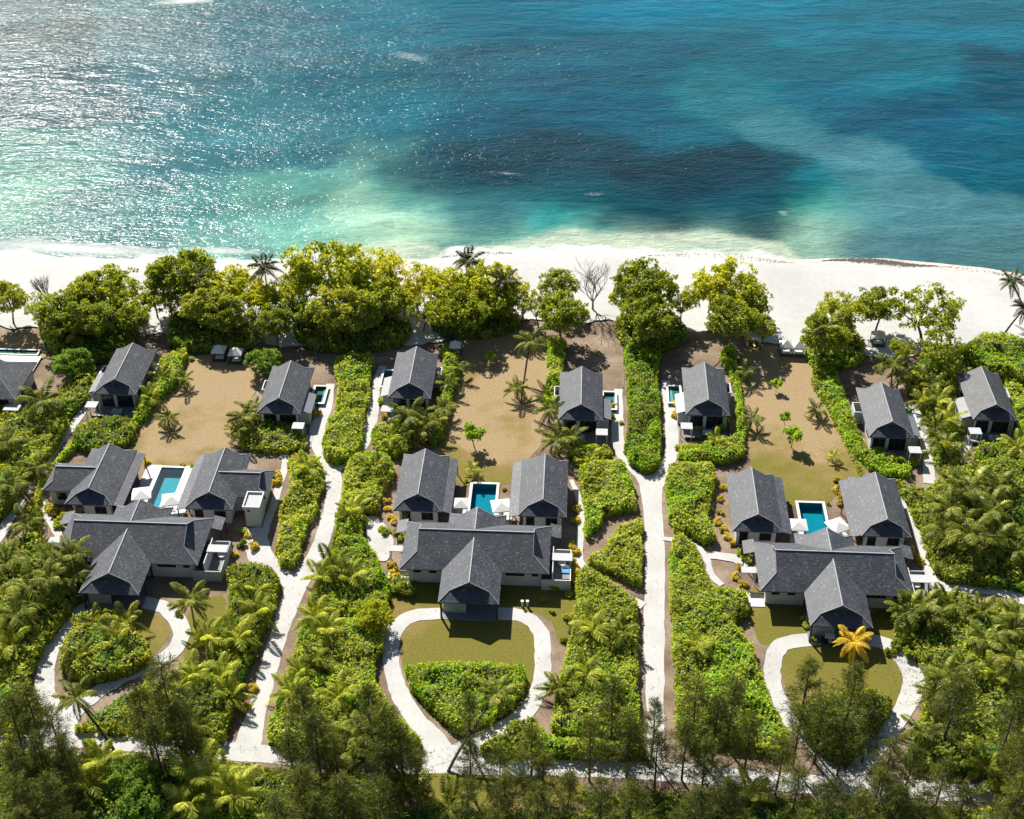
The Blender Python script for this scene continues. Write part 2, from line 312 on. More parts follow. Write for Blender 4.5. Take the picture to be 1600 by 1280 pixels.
foam = np.maximum(foam, .62 * blob(290, 2, 60, 5, -3)); foam = np.maximum(foam, .34 * blob(640, 88, 62, 10, 10))
for b_ in [(800, 272, 55, 4, 5, .33), (930, 303, 25, 5, 0, .33), (820, 212, 60, 3, 4, .25), (760, 235, 60, 3, 2, .25), (110, 388, 190, 11, 3, .62), (60, 372, 110, 4, -4, .42), (230, 376, 90, 3, 6, .40), (340, 392, 90, 7, 2, .5), (20, 350, 60, 3, -6, .35), (1050, 300, 12, 3, 0, .25), (1225, 333, 14, 5, 10, .4), (60, 200, 160, 4, -8, .25), (250, 170, 120, 4, -12, .25)]:
    foam = np.maximum(foam, b_[5] * blob(*b_[:5]))
nv = PX.shape[1]; V = np.stack([WX, WY, np.full(PX.shape, SEA_Z)], -1).reshape(-1, 3)
ii, jj = np.meshgrid(np.arange(len(xs) - 1), np.arange(nv - 1), indexing='ij'); q = (ii * nv + jj).ravel()
Q = np.stack([q, q + nv, q + nv + 1, q + 1], -1)
def sea_m():
    m, n, l, b = mat('sea_water')
    at = N(n, 'ShaderNodeAttribute', attribute_name='water'); ge = N(n, 'ShaderNodeNewGeometry')
    mp = N(n, 'ShaderNodeMapping'); mp.inputs['Rotation'].default_value = (0, 0, R(12)); mp.inputs['Scale'].default_value = (.45, 1, 1); l.new(ge.outputs['Position'], mp.inputs['Vector'])
    w1 = N(n, 'ShaderNodeTexNoise', Scale=.16, Detail=2.0, Roughness=.5, Distortion=.6); l.new(mp.outputs[0], w1.inputs['Vector'])
    w2 = N(n, 'ShaderNodeTexNoise', Scale=.95, Detail=3.0, Roughness=.55, Distortion=.4); l.new(mp.outputs[0], w2.inputs['Vector'])
    w3 = N(n, 'ShaderNodeTexNoise', Scale=2.0, Detail=1.0, Roughness=.5); l.new(mp.outputs[0], w3.inputs['Vector'])
    b1 = N(n, 'ShaderNodeBump', Strength=.45, Distance=1.5); l.new(w1.outputs['Fac'], b1.inputs['Height'])
    b2 = N(n, 'ShaderNodeBump', Strength=.75, Distance=.55); l.new(w2.outputs['Fac'], b2.inputs['Height']); l.new(b1.outputs[0], b2.inputs['Normal'])
    b3 = N(n, 'ShaderNodeBump', Strength=.6, Distance=.2); l.new(w3.outputs['Fac'], b3.inputs['Height']); l.new(b2.outputs[0], b3.inputs['Normal'])
    wp = N(n, 'ShaderNodeTexNoise', Scale=.014, Detail=3.0, Distortion=.8); l.new(mp.outputs[0], wp.inputs['Vector'])
    wr = N(n, 'ShaderNodeMapRange'); wr.inputs['From Min'].default_value = .35; wr.inputs['From Max'].default_value = .65; wr.inputs['To Min'].default_value = .28; wr.inputs['To Max'].default_value = .95; l.new(wp.outputs['Fac'], wr.inputs['Value']); l.new(wr.outputs[0], b2.inputs['Strength']); l.new(wr.outputs[0], b3.inputs['Strength'])
    l.new(b3.outputs[0], b.inputs['Normal']); b.inputs['IOR'].default_value = 1.33; b.inputs['Specular IOR Level'].default_value = .075
    # water body colour, broken by wave-scale variation
    ad = N(n, 'ShaderNodeMath', operation='ADD'); l.new(w2.outputs['Fac'], ad.inputs[0]); l.new(w1.outputs['Fac'], ad.inputs[1])
    rr = ramp(n, [(.36, (.72, .78, .82)), (.62, (1.16, 1.14, 1.12))]); hf = N(n, 'ShaderNodeMath', operation='MULTIPLY'); hf.inputs[1].default_value = .5
    l.new(ad.outputs[0], hf.inputs[0]); l.new(hf.outputs[0], rr.inputs[0])
    mx = N(n, 'ShaderNodeMix', data_type='RGBA', blend_type='MULTIPLY'); mx.inputs['Factor'].default_value = 1; l.new(at.outputs['Color'], mx.inputs['A']); l.new(rr.outputs[0], mx.inputs['B'])
    fn = N(n, 'ShaderNodeTexNoise', Scale=.8, Detail=8.0, Roughness=.75, Distortion=1.0); l.new(mp.outputs[0], fn.inputs['Vector'])
    sm = N(n, 'ShaderNodeMath', operation='MULTIPLY_ADD'); sm.inputs[1].default_value = 1.5; l.new(at.outputs['Alpha'], sm.inputs[0]); l.new(fn.outputs['Fac'], sm.inputs[2])
    fr = N(n, 'ShaderNodeMapRange'); fr.inputs['From Min'].default_value = .86; fr.inputs['From Max'].default_value = 1.4; l.new(sm.outputs[0], fr.inputs['Value'])
    m2 = N(n, 'ShaderNodeMix', data_type='RGBA'); l.new(fr.outputs[0], m2.inputs['Factor']); l.new(mx.outputs['Result'], m2.inputs['A']); m2.inputs['B'].default_value = (.5, .51, .5, 1)
    l.new(m2.outputs['Result'], b.inputs['Base Color'])
    rg = N(n, 'ShaderNodeMapRange'); rg.inputs['To Min'].default_value = .17; rg.inputs['To Max'].default_value = .8; l.new(fr.outputs[0], rg.inputs['Value']); l.new(rg.outputs[0], b.inputs['Roughness'])
    return m
me = npmesh('sea', V, Q, [sea_m()], smooth_=True)
ca = me.color_attributes.new('water', 'FLOAT_COLOR', 'POINT')
refl = np.interp(PY, [-200, 0, 400], [.05, .034, .016])[..., None] * np.array([1, .9, .95])
alb = np.clip((sea_rgb * np.array([1, 1.06, .91]) - refl) / 2.1, .002, .7)
ca.data.foreach_set('color', np.concatenate([alb.reshape(-1, 3), foam.reshape(-1, 1)], 1).astype(np.float32).ravel())
structure(obj('sea', me), 'turquoise sea with sun glitter, dark reef patches and pale sandbars')

# ------------------------------------------------------------------ ground, beach, lawns, roads
def z_beach(px, py): return -np.clip((wl_y(px) + 16 - py) / 16.0, 0, 2.2) * .5      # the beach dips under the sea at its edge
def px_grid(xs, rows):
    P = np.array([[(x, y) for y in rows(x)] for x in xs], float); PX, PY = P[..., 0], P[..., 1]
    t = -CAM_H / (-F * SP + (640 - PY) * CP); return PX, PY, (PX - 800) * t, (F * CP + (640 - PY) * SP) * t
def grid_obj(name, xs, rows, m, dz, label, zfun):
    PX, PY, X, Y = px_grid(xs, rows); Z = zfun(PX, PY) + dz; n = PX.shape[1]
    ii, jj = np.meshgrid(np.arange(len(xs) - 1), np.arange(n - 1), indexing='ij'); q = (ii * n + jj).ravel()
    me = npmesh(name, np.stack([X, Y, Z], -1).reshape(-1, 3), np.stack([q, q + 1, q + n + 1, q + n], -1), [m], smooth_=True)
    return structure(obj(name, me), label)
gx = np.concatenate([np.linspace(-4000, -950, 5), np.arange(-900, 2501, 50.0), np.linspace(2600, 5500, 5)])
INL = [(-900, 490), (-200, 505), (0, 512), (70, 508), (140, 505), (200, 515), (300, 528), (400, 535), (500, 545), (620, 540), (680, 540), (700, 530), (800, 505), (900, 500), (960, 505), (1080, 515), (1130, 520), (1200, 537), (1260, 541), (1330, 556), (1400, 560), (1450, 545), (1520, 560), (1600, 530), (1800, 560), (2500, 660)]
IX = np.array([p[0] for p in INL], float); IY = np.array([p[1] for p in INL], float)
grid_obj('ground', gx, lambda x: np.concatenate([wl_y(x) - 26 + np.linspace(0, 60, 14), np.linspace(wl_y(x) + 60, 1400, 6), [1700, 2200]]), M['soil'], 0, 'brown leaf-littered soil between the gardens', lambda px, py: z_beach(px, py) - .4 * np.clip((np.interp(px, IX, IY) - 12 - py) / 14, 0, 1))
bx = np.arange(-900, 2501, 10.0)
grid_obj('beach', bx, lambda x: (lambda a, b: a + (b - a) * np.linspace(0, 1, 26))(wl_y(x) - 22, np.interp(x, IX, IY) + 10 * (vnoise(x / 23, 3.3) - .5) + 7 * (vnoise(x / 8, 9.3) - .5)), M['sand'], .012, 'white coral sand beach', z_beach)

def sheet(name, poly_w, m, z, label):
    v = [Vector((x, y, z)) for x, y in poly_w]; tri = tessellate_polygon([v])
    me = bpy.data.meshes.new(name); me.from_pydata(v, [], [tuple(t) for t in tri])
    bm = bmesh.new(); bm.from_mesh(me)
    bmesh.ops.recalc_face_normals(bm, faces=bm.faces)
    if bm.faces and sum(f.normal.z for f in bm.faces) < 0: bmesh.ops.reverse_faces(bm, faces=bm.faces)
    bm.to_mesh(me); bm.free(); me.materials.append(m); return structure(obj(name, me), label)
def ragged(poly, amp=.25, f=1.3):
    out = []
    for i, (x, y) in enumerate(poly): out.append((x + (vnoise(x * f, y * f) - .5) * 2 * amp, y + (vnoise(x * f + 40, y * f + 7) - .5) * 2 * amp))
    return out
def to_w(px): return [PZ(a, b) for a, b in px]
LAWNS = [
 ([(300,558),(395,562),(400,605),(382,650),(374,690),(345,712),(300,728),(225,730),(203,698),(233,650),(262,608)], 'wide dry lawn seaward of the villa with the white tower'),
 ([(690,540),(800,515),(855,535),(850,640),(846,690),(828,715),(800,752),(760,760),(714,755),(706,722),(683,700),(690,640),(705,590)], 'dry lawn with small trees seaward of the planted-loop villa'),
 ([(1160,550),(1200,542),(1262,548),(1275,580),(1288,620),(1312,650),(1340,700),(1350,742),(1310,765),(1290,790),(1236,790),(1220,760),(1180,738),(1166,680),(1160,620)], 'dry lawn below the twin gazebos'),
 ([(870,525),(920,508),(968,508),(974,560),(972,610),(945,612),(900,600),(872,585)], 'bare brown lawn behind the striped-shadow cottage'),
 ([(1035,540),(1085,518),(1130,530),(1120,570),(1065,600),(1038,600)], 'shaded brown lawn behind the teal-pool cottage'),
 ([(1300,568),(1345,560),(1400,572),(1405,600),(1345,620),(1318,612)], 'brown lawn by the boat rack cottage'),
 ([(-300,525),(0,524),(50,522),(76,545),(60,562),(0,556),(-300,560)], 'golden lawn beside the cut-off pool cottage'),
 ([(478,560),(530,556),(528,600),(512,612),(490,600)], 'brown dirt patch behind the dark-pool cottage'),
 ([(625,985),(640,973),(700,968),(790,969),(828,978),(836,1010),(832,1060),(816,1102),(788,1132),(745,1146),(715,1144),(688,1130),(652,1095),(632,1050)], 'lawn inside the planted drive loop'),
 ([(600,905),(690,905),(690,952),(640,955),(612,970)], 'lawn strip beside the entrance porch'), ([(780,905),(900,905),(890,970),(875,1010),(862,975),(838,958),(780,950)], 'shaded lawn beside the two white posts'),
 ([(1222,1045),(1232,1018),(1270,1008),(1300,1008),(1375,1015),(1400,1040),(1413,1075),(1405,1110),(1385,1140),(1330,1180),(1290,1180),(1255,1140),(1232,1090)], 'lawn inside the yellow palm loop'),
 ([(1165,925),(1260,930),(1265,992),(1225,1002),(1200,1010),(1180,990)], 'lawn wedge beside the yellow palm loop'), ([(1360,960),(1420,960),(1430,1010),(1410,1015),(1365,998)], 'grass beside the buggy porch'),
 ([(180,960),(235,958),(262,975),(262,995),(245,1018),(205,1040),(110,1060),(95,1040),(115,985)], 'grass inside the shaded drive loop'),
 ([(300,950),(345,930),(352,960),(335,1000),(305,1020),(288,1040),(292,985)], 'dry grass beside the shaded loop'),
 ([(620,1208),(700,1208),(800,1215),(905,1220),(890,1260),(700,1270),(640,1240)], 'grass verge below the forest drive'),
 ([(1112,888),(1140,880),(1152,893),(1148,908),(1120,912)], 'small oval earth bed by the side path'),
]
for i, (p, lab) in enumerate(LAWNS): sheet('lawn', ragged([PZ(*q) for q in smooth(p, True, 6)], .3), M['lawn'] if 'earth' not in lab and 'dirt' not in lab and 'brown lawn' not in lab else M['soil'], .02 + .0041 * (i % 3), lab)
_rz = [.045]
def road(name, pts, w, label):
    p = [np.array(PZ(a, b)) for a, b in smooth(pts, False, 6)]; W = [w] * len(pts) if np.isscalar(w) else w
    ws = np.interp(np.linspace(0, len(pts) - 1, len(p)), np.arange(len(pts)), W); z = _rz[0]; _rz[0] += .0043
    v = []; f = []
    for i, c in enumerate(p):
        d = p[min(i + 1, len(p) - 1)] - p[max(i - 1, 0)]; d /= np.linalg.norm(d) + 1e-9; nn = np.array((-d[1], d[0]))
        for sgn in (-1, 1):
            q = c + nn * sgn * (ws[i] / 2 + .35 * (vnoise(c[0] * .8 + 30 * sgn, c[1] * .8) - .5)); v.append((q[0], q[1], z))
    for i in range(len(p) - 1): f.append((2 * i, 2 * i + 1, 2 * i + 3, 2 * i + 2))
    me = bpy.data.meshes.new(name); me.from_pydata(v, [], f); me.materials.append(M['road'])
    bm = bmesh.new(); bm.from_mesh(me); bmesh.ops.recalc_face_normals(bm, faces=bm.faces)
    if sum(q.normal.z for q in bm.faces) < 0: bmesh.ops.reverse_faces(bm, faces=bm.faces)
    bm.to_mesh(me); bm.free()
    return structure(obj(name, me), label)
road('road', [(-300,1140),(60,1152),(200,1160),(380,1175),(600,1192),(800,1197),(1000,1204),(1160,1216),(1300,1228),(1500,1238),(1900,1260)], [3.6] * 11, 'white forest drive along the foot of the gardens')
road('road', [(1026,1200),(1024,1100),(1022,1000),(1023,930),(1024,860),(1020,800),(1016,755),(1000,735),(978,715),(966,690),(965,650),(966,608)], [2.8,2.8,3.6,3.6,3.6,3.6,4.6,4,3.2,2.6,2.3,1.8], 'middle road and its branch to the striped-shadow cottage')
road('road', [(1016,765),(1035,738),(1048,712),(1050,680),(1046,640),(1040,595)], [4,3.2,2.6,2.8,2.4,1.8], 'branch road to the teal-pool cottage')
road('road', [(385,1172),(402,1110),(421,1040),(440,980),(462,920),(485,885),(503,845),(516,800),(522,760),(515,728),(500,700),(496,670),(508,640),(516,600)], [4.5,3.2,3,3,4,3.4,3,2.8,3,4,3,3.2,2.8,1.8], 'curved road up to the dark-pool cottage')
road('road', [(516,735),(545,712),(570,690),(582,650),(587,610),(597,572)], [4,3,2.6,2.4,2.2,1.6], 'branch road to the palm-fronted cottage')
road('road', [(462,915),(432,892),(408,870),(400,845),(396,825)], [3.4,4,4.5,4.5,3], 'parking apron beside the white-tower villa')
road('path', [(410,840),(424,800),(436,760),(446,722),(440,700)], 1.5, 'narrow path beside the white tower')
road('road', [(740,960),(685,959),(643,964),(617,985),(611,1020),(615,1055),(630,1095),(655,1130),(680,1160),(695,1192)], [3.2,3,2.9,2.8,2.7,2.8,3,3.2,4,5], 'sweeping arm of the planted drive loop on the road side')
road('road', [(740,962),(800,960),(830,970),(846,995),(848,1040),(843,1075),(826,1107),(798,1132),(755,1154),(710,1180)], [3.2,3,2.9,2.8,2.8,2.8,2.9,3,3,4], 'returning arm of the planted drive loop')
road('road', [(1300,999),(1250,1001),(1220,1010),(1208,1032),(1207,1060),(1216,1095),(1236,1128),(1264,1155),(1295,1190),(1310,1225)], [3,3,3,2.8,2.8,2.8,2.8,3,3,4], 'sunlit arm of the yellow palm loop')
road('road', [(1290,999),(1370,1002),(1405,1022),(1425,1055),(1426,1080),(1410,1112),(1390,1142),(1365,1172),(1340,1205),(1322,1228)], [3,3,3.2,3.6,3.4,3,3,3,3,4], 'leaf-strewn arm of the yellow palm loop')
road('road', [(180,938),(135,950),(110,968),(93,992),(78,1022),(71,1052),(72,1085),(88,1115),(105,1150)], 3, 'shadowed arm of the shaded loop')
road('road', [(150,938),(225,942),(264,955),(283,985),(277,1010),(255,1030),(225,1045),(190,1060),(150,1085),(118,1112),(100,1145)], 2.9, 'sunlit arm of the shaded loop')
road('path', [(152,600),(138,630),(112,668),(85,702),(60,740),(35,775),(14,812),(0,838),(-40,890)], 2, 'shaded path past the kayak cottage')
road('path', [(62,760),(66,795),(80,815),(95,842)], 1.6, 'garden path beside the white-tower villa')
road('path', [(1424,632),(1440,668),(1450,710),(1452,756)], [1.8,2.4,2.4,2.2], 'path to the boat rack cottage')
road('path', [(1520,680),(1506,705),(1498,735),(1495,760)], 2, 'path to the weathered-roof cottage')
road('path', [(1408,775),(1426,815),(1440,860),(1454,900),(1474,917),(1530,922),(1575,930),(1640,955)], [1,1.4,1.6,1.7,2.2,2,2,2.4], 'winding path around the yellow-palm villa')
road('path', [(1542,800),(1552,850),(1570,890),(1592,935),(1640,975)], 2, 'path among the big palms')
road('path', [(893,750),(906,785),(908,825),(905,858),(908,882),(932,902),(962,925),(1005,948)], [.8,1.2,1.3,1.4,1.6,1.7,1.7,2], 'winding path beside the planted-loop villa')
road('path', [(1035,842),(1062,846),(1090,856),(1105,875),(1112,900),(1128,915)], 1.3, 'thin side path by the tall hedge')
road('path', [(1106,868),(1130,870),(1150,874),(1166,886)], [2,2.2,2.2,2], 'entrance path of the yellow-palm villa')
sheet('pavement', [PZ(*q) for q in smooth([(572,812),(592,810),(613,840),(614,856),(607,874),(598,878),(584,872),(576,850)], True, 4)], M['road'], .17, 'pale parking bay of the planted-loop villa')
sheet('pavement', [PZ(*q) for q in [(462,680),(488,682),(486,700),(462,696)]], M['road'], .175, 'grey concrete bay below the dark-pool cottage')
grid_obj('wet_sand', np.arange(1205, 2501, 7.0), lambda x: wl_y(x) + np.linspace(-16, (-10 + 18 * min(1, (x - 1200) / 60)) * (1 if x < 1560 else .8) + 7 * (vnoise(x / 17, 1.3) - .5) + 4 * (vnoise(x / 6, 7.3) - .5), 8), ground_mix('wet_sand', (.36, .31, .26), (.50, .45, .40), (.64, .60, .55), .25, 1.2, .55), .03, 'tan wet sand at the waterline', z_beach)

# ------------------------------------------------------------------ buildings
SLOPE = .61; ZE = 4.2
def uvp(pts, ax):                              # shingle courses run level: u along the eave, v up the slope
    return [((p[1] if ax == 'u' else p[0]), p[2] / math.sin(math.atan(SLOPE))) for p in pts]
def dutch(W, v0, v1, ze, d, rot=None, front=True, back=True, th=.18, rec=.7):
    """hip-and-gable roof with its ridge along v; rot maps local (u, v) for a wing whose ridge runs along u. Returns roof, gable, ridge MBs."""
    h = W / 2; zr = ze + h * SLOPE; rf, gbs, rd = MB(), [], MB()
    T = (lambda u, v, z: (u, v, z)) if rot is None else rot
    df = d if front else 0; db = d if back else 0
    for s in (-1, 1):
        p = [(0, v0 + df, zr), (0, v1 - db, zr)]
        if back: p += [(s * (h - d), v1 - d, ze + d * SLOPE)]
        p += [(s * h, v1, ze), (s * h, v0, ze)]
        if front: p += [(s * (h - d), v0 + d, ze + d * SLOPE)]
        uv = [(q[1], q[2] / .52) for q in p]
        if s < 0: p = p[::-1]; uv = uv[::-1]
        rf.slab([T(*q) for q in p], th, uv)
    for e, sg, on in ((v0, 1, front), (v1, -1, back)):
        if not on: continue
        d2 = d + rec
        p = [(-h, e, ze), (h, e, ze), (h - d2, e + sg * d2, ze + d2 * SLOPE), (-(h - d2), e + sg * d2, ze + d2 * SLOPE)]
        rf.slab([T(q[0], q[1], q[2] - .012) for q in p], th, [(q[0], q[2] / .52) for q in p])
        g0 = d + rec - .12; a = h - g0; y0 = e + sg * g0; zb = ze + g0 * SLOPE - .1; zt = zr - th - .02
        tri = [(-a, y0, zb), (a, y0, zb), (0, y0, zt)]; tri2 = [(q[0], q[1] + sg * .1, q[2]) for q in tri]
        gb = MB(); gbs.append(gb); A = [T(*q) for q in tri]; B = [T(*q) for q in tri2]; gb.poly(A); gb.poly(B[::-1])
        for i in range(3): j = (i + 1) % 3; gb.poly([A[i], B[i], B[j], A[j]])
        for s in (-1, 1):                      # hip flashing and barge boards
            rd.bar(T(s * h, e, ze + .05), T(s * (h - d), e + sg * d, ze + d * SLOPE + .05), .11, .08)
            rd.bar(T(s * (h - d), e + sg * (d - .03), ze + d * SLOPE + .05), T(s * .0, e + sg * (d - .03), zr + .05), .1, .16)
    rd.bar(T(0, v0 + df, zr + .06), T(0, v1 - db, zr + .06), .2, .1)
    return rf, gbs, rd
def put_roof(parent, r, rm=None, lab=None):
    rf = r[0].build('roof', rm or M['roof'], parent)
    if lab: rf['label'] = lab
    for g in r[1]: g.build('gable', M['gable'], rf)
    r[2].build('ridge_cap', M['steel'], rf); return rf
def window(parent, x, y, z0, w, h, face, n=2, name='window'):
    """face: 'f' towards -v, 'b' +v, 'l' -u, 'r' +u; frame stands proud of the wall, panes sit in it"""
    def bx(mb, a0, a1, z0_, z1_, t0, t1):
        if face == 'f': mb.box(x + a0, x + a1, y - t1, y - t0, z0_, z1_)
        elif face == 'b': mb.box(x + a0, x + a1, y + t0, y + t1, z0_, z1_)
        elif face == 'l': mb.box(x - t1, x - t0, y + a0, y + a1, z0_, z1_)
        else: mb.box(x + t0, x + t1, y + a0, y + a1, z0_, z1_)
    z0 *= 1.35; h *= 1.35; fr = MB(); t = .09
    bx(fr, -w / 2, w / 2, z0, z0 + t, .003, .09); bx(fr, -w / 2, w / 2, z0 + h - t, z0 + h, .003, .09)
    for k in range(n + 1):
        c = -w / 2 + t / 2 + (w - t) * k / n; bx(fr, c - t / 2, c + t / 2, z0 + t, z0 + h - t, .003, .085)
    f = fr.build(name, M['timber'], parent)
    for k in range(n):
        a0 = -w / 2 + t / 2 + (w - t) * k / n + t / 2; a1 = -w / 2 + t / 2 + (w - t) * (k + 1) / n - t / 2
        mb = MB(); bx(mb, a0 + .003, a1 - .003, z0 + t + .003, z0 + h - t - .003, .006, .04); mb.build('pane', M['glass'], f)
    return f
def canopy(parent, u0, u1, v0, v1, z, name='entry_canopy', m='slab'):
    mb = MB(); mb.box(u0, u1, v0, v1, z - .16, z); c = mb.build(name, M[m], parent)
    for x in (u0 + .12, u1 - .12):
        for y in (v0 + .12, v1 - .12):
            p = MB(); p.box(x - .07, x + .07, y - .07, y + .07, .02, z - .165); p.build('post', M['white'], c)
    return c
def basin(parent, u0, u1, v0, v1, depth, tile, cop=.45, ztop=.16, sides='lrfb', wl=.14):
    mb = MB(); t = .2; z0 = -.0
    # the basin stands in a hollow: walls from coping down, floor, water sheet
    mb.box(u0 - t, u0, v0 - t, v1 + t, -depth, ztop); mb.box(u1, u1 + t, v0 - t, v1 + t, -depth, ztop)
    mb.box(u0 + .001, u1 - .001, v0 - t, v0, -depth, ztop); mb.box(u0 + .001, u1 - .001, v1, v1 + t, -depth, ztop)
    mb.box(u0, u1, v0, v1, -depth - .1, -depth + .02)
    b = mb.build('basin', tile, parent)
    c = MB()
    if 'l' in sides: c.box(u0 - cop, u0 - .002, v0 - cop, v1 + cop, ztop + .002, ztop + .07)
    if 'r' in sides: c.box(u1 + .002, u1 + cop, v0 - cop, v1 + cop, ztop + .002, ztop + .07)
    if 'b' in sides: c.box(u0 + .004, u1 - .004, v1 + .002, v1 + cop, ztop + .002, ztop + .068)
    if 'f' in sides: c.box(u0 + .004, u1 - .004, v0 - cop, v0 - .002, ztop + .002, ztop + .068)
    c.build('coping', M['coping'], parent)
    w = MB(); w.poly([(u0 + .001, v0 + .001, ztop - wl), (u1 - .001, v0 + .001, ztop - wl), (u1 - .001, v1 - .001, ztop - wl), (u0 + .001, v1 - .001, ztop - wl)])
    w.build('water_surface', M['pool_water'], parent)
    return b
HOLES = []                                     # pool footprints, cut out of ground sheets
def cottage_body(t, W, L, rm=None, wallm='white'):
    put_roof(t, dutch(W, 0, L, ZE, 1.75), rm)
    h = W / 2 - .95
    w = MB(); w.box(-h, h, 1.1, L - 1.1, 0, ZE + .25); w.build('wall', M[wallm], t)
    s = MB(); s.box(-W / 2 + .25, W / 2 - .25, .25, L - .25, ZE - .32, ZE - .2); s.build('soffit', M['timber'], t)
    return h
def cottage(u, v, s, label, old=False, bluepad=True, wallm='white'):
    """s = +1: plunge pool on the +u side"""
    x, y = UNL(u, v); t = thing('cottage', label, 'cottage', (x, y, 0), -YAW, 'pool cottages along the beach')
    W, L = 9.15, 17.4
    h = cottage_body(t, W, L, M['roof_old'] if old else None)
    window(t, -2.1, 1.1, .15, 2.6, 2.2, 'f', 2, 'glass_door'); window(t, 1.6, 1.1, .15, 3.4, 2.2, 'f', 3, 'glass_door')
    for yy in (5, 12.5): window(t, -h, yy, .8, 2.4, 1.5, 'l'); window(t, h, yy, .8, 2.4, 1.5, 'r')
    window(t, 0, L - 1.1, .15, 5.5, 2.3, 'b', 4, 'glass_door')
    # lean-to bathroom on the pool side, with a sloping sheet roof
    e = W / 2; a = MB(); a.box(min(s * (e - .9), s * (e + 1.3)), max(s * (e - .9), s * (e + 1.3)), 2.2, 8.3, 0, 3.0); a.build('bathroom_wall', M['grey_wall'], t)
    a = MB(); p = [(s * (e - .3), 1.8, 3.85), (s * (e + 1.8), 1.8, 3.15), (s * (e + 1.8), 8.8, 3.15), (s * (e - .3), 8.8, 3.85)]
    a.slab(p if s > 0 else p[::-1], .12, [(q[1], q[0] * 1.05) for q in (p if s > 0 else p[::-1])]); a.build('lean_to_roof', rm_lean, t)
    # white outdoor shower wall on the other side
    a = MB(); o = -s; x0, x1 = sorted((o * (e - .9), o * (e + 1.15))); a.box(x0, x1, 10.2, 10.4, 0, 3.0); a.box(x0, x1, 13.6, 13.8, 0, 3.0)
    xe0, xe1 = sorted((o * (e + 1.15), o * (e + .95))); a.box(xe0, xe1, 10.402, 13.598, 0, 3.0); a.build('shower_wall', M['white'], t)
    # front terrace, low wall, pale daybed pad
    a = MB(); a.box(-W / 2, W / 2, -3.0, 1.05, .02, .10); a.build('terrace', M['deck'], t)
    a = MB(); a.box(-W / 2, W / 2 - 1, -3.2, -3.05, .02, .75); a.box(-o * (-1) * 0 + (-W / 2 - .15 if s > 0 else W / 2), (-W / 2 if s > 0 else W / 2 + .15), -3.2, 1.1, .02, 1.6); a.build('garden_wall', M['timber'], t)
    for q in (-W / 2 + .8, W / 2 - .8):
        a = MB(); a.box(q - .09, q + .09, .45, .63, .102, ZE - .325); a.build('post', M['white'], t)
    canopy(t, s * 4.4 - 1.2, s * 4.4 + 1.2, -3.4, -1.2, 3.05)
    # daybed pad (its own thing)
    d = thing('daybed', 'pale blue grey daybed on the front terrace of the ' + label.split(' with ')[0].replace('slate roofed ', ''), 'daybed', (*UNL(u - s * .2, v - 1.2), .1), -YAW, 'terrace daybeds')
    a = MB(); a.box(-1.25, 1.25, -.85, .85, .0, .3); a.build('bed_frame', M['timber'], d); a = MB(); a.box(-1.2, 1.2, -.8, .8, .303, .5); a.build('mattress', M['pad'], d)
    for kx in (-.6, .6): a = MB(); a.box(kx - .4, kx + .4, .4, .75, .503, .68); a.build('pillow', M['canvas'], d)
    # plunge pool
    p0, p1 = (4.95, 7.3) if s > 0 else (-7.3, -4.95)
    pl = thing('plunge_pool', 'small plunge pool beside the ' + label.split(' with ')[0].replace('slate roofed ', ''), 'pool', (x, y, 0), -YAW, 'cottage plunge pools')
    basin(pl, p0, p1, 9.4, 15.4, 1.0, M['tile_pool'], .5, .62, 'lrfb', .10)
    return t
M['pad'] = plain('pale_blue_fabric', (.22, .30, .36), .8, .1, 2)
M['tile_pool'] = M['tile']
rm_lean = plain('lean_sheet', (.15, .16, .172), .5, .12, .8)
COTS = [(-95.8, 233.0, -1, 'slate roofed kayak cottage with an orange kayak stood behind it'), (-60.0, 227.8, 1, 'slate roofed dark-pool cottage with a very dark plunge pool'),
 (-33.7, 234.7, -1, 'slate roofed palm-fronted cottage with dark palms at its front'), (2.3, 228.8, 1, 'slate roofed striped-shadow cottage with frond shadows on its roof edge'),
 (28.5, 231.8, -1, 'slate roofed teal-pool cottage with a teal plunge pool at its eave'), (65.0, 226.0, 1, 'slate roofed boat rack cottage with a sunlit path along its side'),
 (87.3, 233.1, -1, 'mottled roof weathered cottage with dark stained shingles')]
for i, (u, v, s, lab) in enumerate(COTS):
    M['tile_pool'] = M['tile_dark'] if i == 1 else M['tile']  # the dark-pool cottage's dark reflection is put into its tile colour
    cottage(u, v, s, lab, old=(i == 6))

